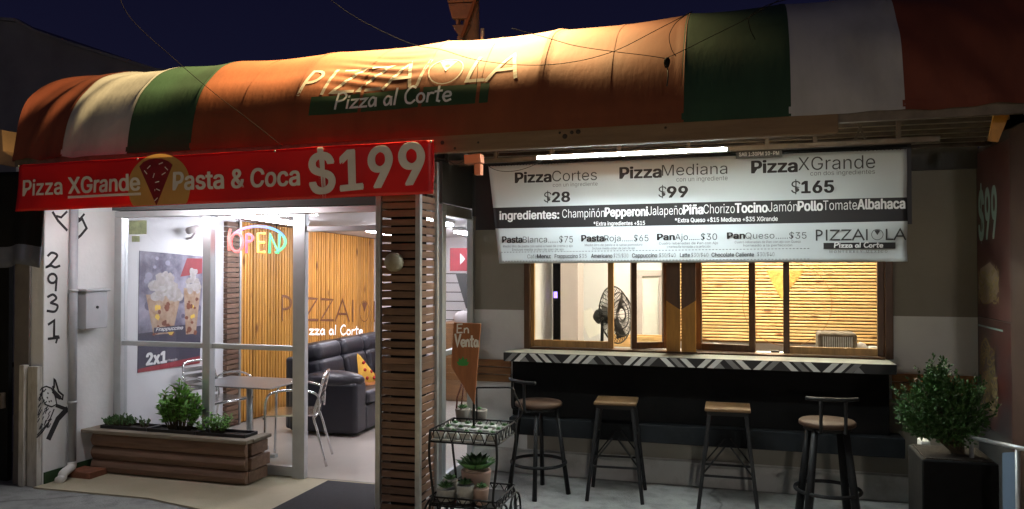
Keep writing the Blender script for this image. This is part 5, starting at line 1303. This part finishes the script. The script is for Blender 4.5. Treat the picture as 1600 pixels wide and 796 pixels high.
mb = MB(); mb.box(CX0 + .008, CX1 - .008, CY0 + .008, CY1 - .008, zl + .004, zl + .012); mb.build('tray', 'black_metal', ca)
def rosette(mb, c, r, n, h, seed, m=0):
    rk = random.Random(seed); c = Vector(c)
    for ring, (k, f, e) in enumerate(((n, 1, .5), (int(n * .8), .85, 1.0), (int(n * .5), .6, 1.9))):
        for i in range(max(k, 3)):
            an = 6.283 * (i + ring * .5) / max(k, 3) + rk.uniform(-.1, .1); d = Vector((math.cos(an), math.sin(an), e)).normalized(); sd = Vector((-d.y, d.x, 0)).normalized(); L_ = r * f
            p = c + Vector((0, 0, h * ring * .15)); up = d.cross(sd)
            if up.z < 0: up = -up
            vs = [p, p + d * L_ * .55 + sd * L_ * .24 + up * .1 * L_, p + d * L_, p + d * L_ * .55 - sd * L_ * .24 + up * .1 * L_, p + d * L_ * .5 - up * L_ * .1]
            mb.add(vs, [(0, 1, 2, 3), (0, 4, 1), (1, 4, 2), (2, 4, 3), (3, 4, 0)], m, True)
def potted(name, label, c, r, h, potm, seed, n=7, sr=None, square=False, group=None):
    t = thing(name, label, 'potted succulent', c, group); c = Vector(c); mb = MB()
    if square:
        mb.box(c.x - r, c.x + r, c.y - r, c.y + r, c.z, c.z + h)
    else: mb.lathe([(r * .72, 0), (r * .8, .004), (r, h * .92), (r, h), (r * .86, h), (r * .84, h * .85)], c, 18)
    mb.build('pot', potm, t, bevel=.004 if square else 0)
    mb = MB(); rosette(mb, c + Vector((0, 0, h * .98)), sr or r * 1.05, n, r * .5, seed); mb.build('plant', 'succulent', t)
gs = 'little stone pots of succulents on the cart top shelf'; k = 0
for iy in range(3):
    for ix in range(5):
        x = CX0 + .045 + ix * (CX1 - CX0 - .09) / 4; y = CY0 + .07 + iy * .125
        potted('succulent_pot', 'tiny pale stone pot with a grey green succulent packed on the cart top shelf', (x, y, CZ + .0145), .034, .04, 'stone_white', k, 6, .028, True, gs); k += 1
q = at(717, 662, y=CY1 - .02); potted('succulent_pot', 'grey clay pot hanging by dark red stems behind the wooden arrow sign', (q.x, CY1 + .05, at(717, 658, y=CY1 + .05).z), .05, .085, 'clay', 31, 6, .05)
q = at(748, 660, y=CY1 + .08); potted('succulent_pot', 'grey clay pot standing behind the cart between the arrow sign and the counter', (q.x, CY1 + .09, at(748, 658, y=CY1 + .09).z), .055, .075, 'clay', 32, 6, .03)
yq = CY0 + .20; q = at(744, 745, y=yq)
potted('succulent_pot', 'large green rosette succulent in the biggest clay pot on the lower cart shelf', (q.x, yq, zl + .0125), .095, .17, 'clay_heart', 40, 13, .15)
for px, dy, r, h, mm, lb in ((697, .06, .062, .075, 'stone_white', 'wide white stone bowl of small succulents on the lower cart shelf'), (727, .05, .055, .11, 'stone_white', 'tall white stone pot in front of the large rosette'), (752, .04, .046, .10, 'clay_heart', 'pinkish clay pot with a dark plant beside the cart wheel'), (703, .20, .05, .09, 'stone_white', 'pale stone pot behind the wide white bowl')):
    q = at(px, 770, y=CY0 + dy + .02); potted('succulent_pot', lb, (q.x, CY0 + dy + .02, zl + .0125), r, h, mm, int(px), 7)
# arrow sign
AY = 4.70
ar = thing('arrow_sign', 'brown wooden arrow board reading En Venta with a green leaf', 'sign', (-1.6, AY, 1.2))
poly = [at(*p, y=AY) for p in ((709, 504), (751, 506), (741, 633), (704.5, 572))]
mb = MB(); mb.prism([(p.x, p.z) for p in poly], lambda u, v, d: Vector((u, AY + d, v)), .014); bd = mb.build('board', 'sign_wood', ar, bevel=.003)
fa = on_y(AY - .002); mb = MB()
a = at(713, 520, y=AY); strokes(mb, 'En', HAND, a.x, a.z, .055, fa, .009, u1=at(734, 520, y=AY).x)
a = at(711, 541, y=AY); b = at(748, 541, y=AY); strokes(mb, 'Venta', HAND, a.x, a.z, .075, fa, .013, u1=b.x)
mb.build('lettering', 'white_ink', bd)
mb = MB(); c = at(723.5, 572, y=AY); 
for an, L_ in ((90, .062), (60, .058), (120, .058), (32, .05), (148, .05)):
    d = Vector((math.cos(R(an)), math.sin(R(an)))); n_ = Vector((-d.y, d.x)); b_ = Vector((c.x, c.z))
    P = [b_, b_ + d * L_ * .55 + n_ * .013, b_ + d * L_, b_ + d * L_ * .55 - n_ * .013]; _lift[0] = (_lift[0] + 1) % 9
    mb.add([fa(p.x, p.y, _lift[0] * .0003) for p in P], [(0, 1, 2, 3)])
mb.build('leaf_emblem', 'leaf_paint', bd)
mb = MB(); q = at(738.5, 600, y=AY); mb.tube([(q.x, AY + .022, q.z), (q.x, AY + .022, CZ + .02)], .008, 8); mb.build('stick', 'black_metal', ar)
mb = MB(); q0, q1 = at(722, 600, y=CY1 + .05), at(713, 645, y=CY1 + .05)
mb.tube([q0, (q0 + q1) / 2 + Vector((-.015, 0, 0)), q1], .006, 6); mb.tube([q0 + Vector((.01, .01, 0)), q1 + Vector((.03, 0, 0))], .005, 6)
tag(mb.build('dried_stems', mat('red_stem', (.10, .03, .02), .7)), 'dark red dried stems rising behind the wooden arrow sign', 'stems')

# ================================================================== RIGHT END
bx, by = at(1490, 700, y=5.05).x, 5.05
sp = thing('shrub_tub', 'dark square tub holding the bushy shrub by the poster wall', 'plant tub', (bx, by, 0))
zt = at(1500, 722, y=by - .2).z
mb = MB(); q0, q1 = at(1441, 760, y=by - .2).x, at(1562, 760, y=by - .2).x
mb.box(q0, q1, by - .2, by + .2, 0.001, zt); mb.build('tub', 'black_paint', sp, bevel=.012)
mb = MB(); mb.box(q0 + .02, q1 - .02, by - .18, by + .18, zt - .01, zt + .006); mb.build('soil', 'soil', sp)
rk = random.Random(21); cx_, cz_ = at(1470, 655, y=by).x, at(1470, 648, y=by).z
sh_ = thing('shrub', 'dense dark green small leaved shrub growing in the dark tub', 'shrub', (cx_, by, zt))
sm, lm = MB(), MB(); base = Vector((at(1495, 700, y=by).x, by, zt))
lobes = [(0, 0, .0, .21, .17), (-.17, -.02, .02, .14, .13), (.17, .0, .0, .15, .13), (-.05, .0, .15, .13, .11), (-.02, .02, .24, .07, .09), (.13, .03, .14, .11, .10), (.08, -.05, -.10, .16, .10), (-.12, -.05, -.08, .13, .09)]
lobes = [tuple(q * .77 for q in l) for l in lobes]
for i in range(26):
    l = rk.choice(lobes); tip = Vector((cx_ + l[0], by + l[1], cz_ + l[2])) + Vector((rk.uniform(-1, 1) * l[3] * .8, rk.uniform(-1, 1) * l[3] * .8, rk.uniform(-.5, 1) * l[4]))
    sm.tube([base + Vector((rk.uniform(-.03, .03), rk.uniform(-.03, .03), 0)), base.lerp(tip, .45) + Vector((rk.uniform(-.02, .02), rk.uniform(-.02, .02), .02)), tip], [.009, .006, .002], 5)
for i in range(6200):
    l = lobes[min(int(rk.random() ** 1.15 * len(lobes)), len(lobes) - 1)]; d = rv(rk); f = rk.random() ** .33 * rk.uniform(.85, 1.16)
    p = Vector((cx_ + l[0] + d.x * l[3] * f, by + l[1] + d.y * l[3] * f, cz_ + l[2] + d.z * l[4] * f)); dd = (d + rv(rk) * .8 + Vector((0, 0, .5))).normalized(); leaf(lm, p, dd, rk.uniform(.018, .032), rv(rk))
for i in range(60):    # loose shoots on the outline
    l = rk.choice(lobes[:6]); an = rk.uniform(.1, 3.0); p = Vector((cx_ + l[0] + math.cos(an) * l[3], by + rk.uniform(-.1, .1), cz_ + l[2] + math.sin(an) * l[4])); d = Vector((math.cos(an) * .6, rk.uniform(-.3, .3), 1)).normalized()
    for k in range(9): leaf(lm, p + d * k * .009, (rv(rk) + d).normalized(), .024, rv(rk))
sm.build('stem', 'stem', sh_); lm.build('foliage', 'leaf_dark', sh_)
mb = MB(); q0, q1 = at(1437, 760, y=5.35).x, at(1452, 760, y=5.35).x; mb.box(q0, q1, 5.3, 5.42, .001, at(1445, 690, y=5.3).z); tag(mb.build('bollard', 'plinth', bevel=.01), 'short grey white post behind the dark shrub tub', 'post')
hr = thing('handrail', 'bare steel handrail with pale blue panel beside the poster wall', 'handrail', (1.4, 4.6, 0))
p0_, p1_ = at(1518, 684, y=4.95), at(1606, 703, y=4.3); mb = MB(); mb.tube([p0_, p1_], .012, 8); mb.tube([p0_, Vector((p0_.x, p0_.y, .001))], .012, 8); mb.tube([at(1590, 700, y=4.42), at(1590, 700, y=4.42) * Vector((1, 1, 0)) if False else Vector((at(1590, 700, y=4.42).x, 4.42, .001))], .012, 8)
mb.build('rail', 'steel', hr)
a, b = at(1566, 708, y=4.55), at(1591, 706, y=4.44); mb = MB(); mb.add([(a.x, 4.55, a.z), (b.x, 4.44, b.z), (b.x, 4.44, .1), (a.x, 4.55, .1), (a.x + .012, 4.56, a.z), (b.x + .012, 4.45, b.z), (b.x + .012, 4.45, .1), (a.x + .012, 4.56, .1)], [(0, 1, 2, 3), (4, 7, 6, 5), (0, 4, 5, 1), (1, 5, 6, 2), (2, 6, 7, 3), (3, 7, 4, 0)])
mb.build('panel', 'blue_panel', hr)
# posters on the boundary wall (it faces left)
PXR = RX - .004
def qf(pts, d=0): return [at(*p, x=PXR - d) for p in pts]
y0_, y1_ = at(1582, 400, x=PXR).y, at(1528, 400, x=PXR).y
def poster(name, label, z0, z1, m_):
    t = thing(name, label, 'poster', (PXR, (y0_ + y1_) / 2, z0)); mb = MB(); mb.box(PXR - .003, PXR + .003, y0_, y1_, z0, z1); return t, mb.build('sheet', m_, t)
t1, s_1 = poster('food_poster', 'dark red price poster with pasta bowl high on the boundary wall', 1.36, 2.50, 'poster_red')
fq = lambda u, v, d=0: Vector((PXR - .0045 - d, u, v))
mb = MB(); yA, yB = at(1529, 330, x=PXR).y, at(1558, 300, x=PXR).y
zA = at(1545, 372, x=PXR).z; zB = at(1545, 292, x=PXR).z
set_text(mb, '$99', yA - .02, zA, yB, (zB - zA) * .95, fq, .02); mb.build('lettering', 'poster_white', s_1)
def noodles(mbx, px0, px1, py0, py1, n_, seed):
    rk = random.Random(seed)
    for i in range(n_):
        x, y = rk.uniform(px0, px1), rk.uniform(py0, py1); P = [at(x, y, x=PXR)]
        for k in range(5): x += rk.uniform(-6, 6); y += rk.uniform(-9, 12); P.append(at(min(max(x, px0), px1), min(max(y, py0), py1), x=PXR))
        ribbon(mbx, cm(*[(p.y, p.z) for p in P]), .012, fq, n=1)
mb = MB(); pts = qf([(1533, 420), (1548, 410), (1560, 425), (1562, 455), (1552, 472), (1536, 474), (1530, 450)]); mb.add([fq(p.y, p.z) for p in pts], [tuple(range(len(pts)))]); mb.build('bowl_print', 'bowl', s_1)
mb = MB(); noodles(mb, 1531, 1562, 414, 474, 26, 1); mb.build('pasta_print', 'noodle', s_1)
t2, s_2 = poster('food_poster', 'dark poster with tumbling noodles low on the boundary wall', .62, 1.352, 'poster_dark')
mb = MB(); noodles(mb, 1534, 1556, 535, 640, 46, 2); noodles(mb, 1542, 1560, 590, 650, 20, 3); pts = [(p.y, p.z) for p in qf([(1539, 560), (1534, 545), (1541, 530), (1547, 545), (1545, 562)])]
ribbon(mb, cm(*pts), .02, fq, n=1); mb.build('pasta_print', 'noodle', s_2)
mb = MB(); a, b = at(1530, 508, x=PXR), at(1568, 506, x=PXR); set_text(mb, 'Las Pastas', a.y, a.z, b.y - .1, .05, fq, .01) if False else ribbon(mb, [(a.y, a.z), (b.y, a.z)], .012, fq); mb.build('print_line', 'poster_white', s_2)
mb = MB(); a = at(1584, 400, x=RX - .03).y; mb.box(RX - .05, RX - .006, 3.9, a, 0, 2.53); tag(mb.build('pillar', 'brown_col', bevel=.01), 'dark brown pillar beyond the food posters on the boundary wall', 'pillar')
mb = MB(); q = at(1553, 178, y=5.0); mb.prism([(0, 0), (.09, .03), (.02, -.16), (-.03, -.15)], lambda u, v, d: Vector((q.x + u, q.y + d, q.z + v)), .02); tag(mb.build('wood_offcut', 'wood_gold'), 'yellow wood offcut wedged under the awning end above the posters', 'wood piece')

# ================================================================== CABLES, POLE, NEIGHBOURS
t = thing('junction_box', 'orange hanging box among pale cables beside the red banner', 'junction box', at(741, 248, y=5.0))
a, b = at(728, 243, y=5.0), at(754, 256, y=5.0); mb = MB(); mb.obox(((a.x + b.x) / 2, 5.0, (a.z + b.z) / 2), (b.x - a.x, .08, a.z - b.z), (0, R(-4), 0)); mb.build('body', 'orange_box', t, bevel=.006)
a, b = at(743, 257, y=5.0), at(753, 274, y=5.0); mb = MB(); mb.box(a.x, b.x, 4.97, 5.03, b.z, a.z); mb.build('bracket', 'orange_box', t, bevel=.004)
def cable(name, pts, r, m_, label, depth):
    q = [at(px, py, y=(d if d else depth)) for px, py, d in [(p + (None,))[:3] for p in pts]]; mb = MB(); mb.tube(catmull(q, 8), r * .42, 6); return tag(mb.build(name, m_), label, 'cable')
cable('cable', [(679, 246), (700, 252), (716, 262), (740, 270)], .006, 'pale_wire', 'pale looping cable between the red banner and the orange box', 5.0)
cable('cable', [(679, 252), (695, 248), (712, 257), (728, 250)], .006, 'pale_wire', 'short pale cable entering the orange box from the red banner', 4.97)
cable('cable', [(755, 254), (775, 266), (800, 268), (825, 262), (850, 250)], .005, 'pale_wire', 'pale cable sagging from the orange box along the menu banner top', 5.05)
cable('cable', [(180, -20, 4.3), (205, 30, 4.35), (275, 95, 4.45), (340, 150, 4.55), (395, 192, 4.62), (440, 228, 4.68)], .005, 'wire', 'dark frayed cable slanting down over the awning to the red banner', 4.5)
cable('cable', [(500, -12, 4.4), (560, 30, 4.45), (640, 68, 4.5), (690, 78, 4.5), (745, 94, 4.5), (820, 102, 4.5), (890, 98, 4.5), (960, 80, 4.5), (1030, 45, 4.5), (1082, 18, 4.5)], .005, 'wire', 'long black cable sagging over the lit part of the awning', 4.5)
cable('cable', [(800, 45, 4.5), (850, 58, 4.5), (900, 72, 4.5), (960, 81, 4.48), (1010, 87, 4.48), (1042, 92, 4.46)], .005, 'wire', 'black cable running across the lit awning to the hanging connector', 4.5)
cable('cable', [(1042, 91, 4.46), (1070, 78, 4.46), (1110, 58, 4.44), (1160, 33, 4.42), (1228, -6, 4.38)], .005, 'wire', 'black cable rising from the hanging connector up to the off white stripe', 4.4)
cable('cable', [(1082, 18, 4.5), (1058, 34, 4.5), (1046, 55, 4.48), (1049, 76, 4.47), (1056, 88, 4.46)], .005, 'wire', 'black cable loop above the hanging connector', 4.5)
cable('cable', [(1260, -8, 4.35), (1200, 8, 4.38), (1172, 26, 4.4), (1172, 45, 4.42), (1180, 62, 4.42)], .005, 'wire', 'black cable loop hanging over the green stripe above the menu banner', 4.4)
cable('cable', [(747, 95, 4.5), (746, 115, 4.5), (744, 133, 4.52)], .004, 'wire', 'short black cable end dangling over the last letters of the awning name', 4.5)
t = thing('cable_connector', 'black cable connector with pale tail hanging before the awning', 'connector', at(1042, 100, y=4.46))
mb = MB(); q = at(1042, 98, y=4.46); mb.blob(q, (.018, .015, .03), rough=.12); mb.build('clamp', 'wire', t)
mb = MB(); mb.tube([at(1043, 106, y=4.46), at(1044, 120, y=4.46), at(1042, 135, y=4.46)], .004, 5); mb.build('tail', 'pale_wire', t)
# utility pole behind the roof, lit by its own lamp
PY = 7.6
up_ = thing('utility_pole', 'lit utility pole with angular brackets rising behind the awning', 'utility pole', (at(733, 40, y=PY).x, PY, 0))
a, b = at(722, 40, y=PY).x, at(745, 40, y=PY).x
mb = MB(); mb.lathe([((b - a) / 2 * 1.1, 3.06), ((b - a) / 2, 7.5)], ((a + b) / 2, PY + .05, 0), 18); mb.build('shaft', 'pole', up_)
mb = MB(); 
for poly in (((700, 6), (739, 4), (732, 29), (706, 29)), ((706, 39), (732, 38), (722, 56), (716, 56)), ((698, -8), (744, -10), (742, 2), (699, 4)), ((712, 30), (716, 30), (716, 38), (712, 38)), ((725, 30), (729, 30), (728, 38), (724, 38)), ((714, 56), (723, 56), (722, 80), (715, 80))):
    P = [at(*p, y=PY - .15) for p in poly]; mb.prism([(p.x, p.z) for p in P], lambda u, v, d: Vector((u, PY - .15 + d, v)), .09)
mb.build('bracket', 'pole', up_, bevel=.006)
mb = MB(); mb.bar(at(743, 0, y=PY - .18), at(722, 58, y=PY - .18), .03, .03); mb.build('brace', 'beam_wood', up_)
# lamp head out on its arm (above the picture)
mb = MB(); mb.tube(catmull([((a + b) / 2, PY, 5.6), (-1.9, 7.0, 5.0), (-1.93, 5.85, 5.17)], 6), .03, 8); mb.build('arm', 'steel', up_)
mb = MB(); mb.lathe([(.03, 5.23), (.20, 5.18), (.34, 4.96), (.33, 4.96), (.18, 5.12)], (-1.95, 5.72, 0), 20); mb.build('lamp_head', 'steel', up_)
mb = MB(); mb.tube([at(754, 45, y=7.0), at(753, 66, y=7.0)], .02, 8); tag(mb.build('vent_pipe', 'steel'), 'short grey vent pipe on the roof beside the lit pole', 'pipe')
# dark neighbour house on the left
nh = thing('neighbour_house', 'dark unlit neighbouring house with sloping roof line behind the awning', 'house', (-9, 11, 0))
P = [at(*p, y=11) for p in ((-160, 55), (-30, 30), (30, 35), (60, 52), (110, 70), (250, 113), (330, 118), (330, 480), (-160, 480))]
mb = MB(); pol = [(p.x, p.z) for p in P[:7]] + [(P[6].x, 0), (P[0].x, 0)]; mb.prism(pol, lambda u, v, d: Vector((u, 11 + d, v)), 4); mb.build('wall', 'neigh', nh)
mb = MB()
for p, q in zip(P[1:6], P[2:7]): mb.bar((p.x, 10.97, p.z + .02), (q.x, 10.97, q.z + .02), .12, .05)
mb.build('coping', 'neigh', nh)
mb = MB(); P = [at(*p, y=6.2) for p in ((-60, 200), (3, 203), (5, 236), (30, 250), (24, 262), (-60, 246))]; mb.prism([(p.x, p.z) for p in P], lambda u, v, d: Vector((u, 6.2 + d, v)), .3)
tag(mb.build('parapet', 'tan_wall', bevel=.01), 'small tan parapet corner catching lamp light above the tarpaulin', 'parapet')
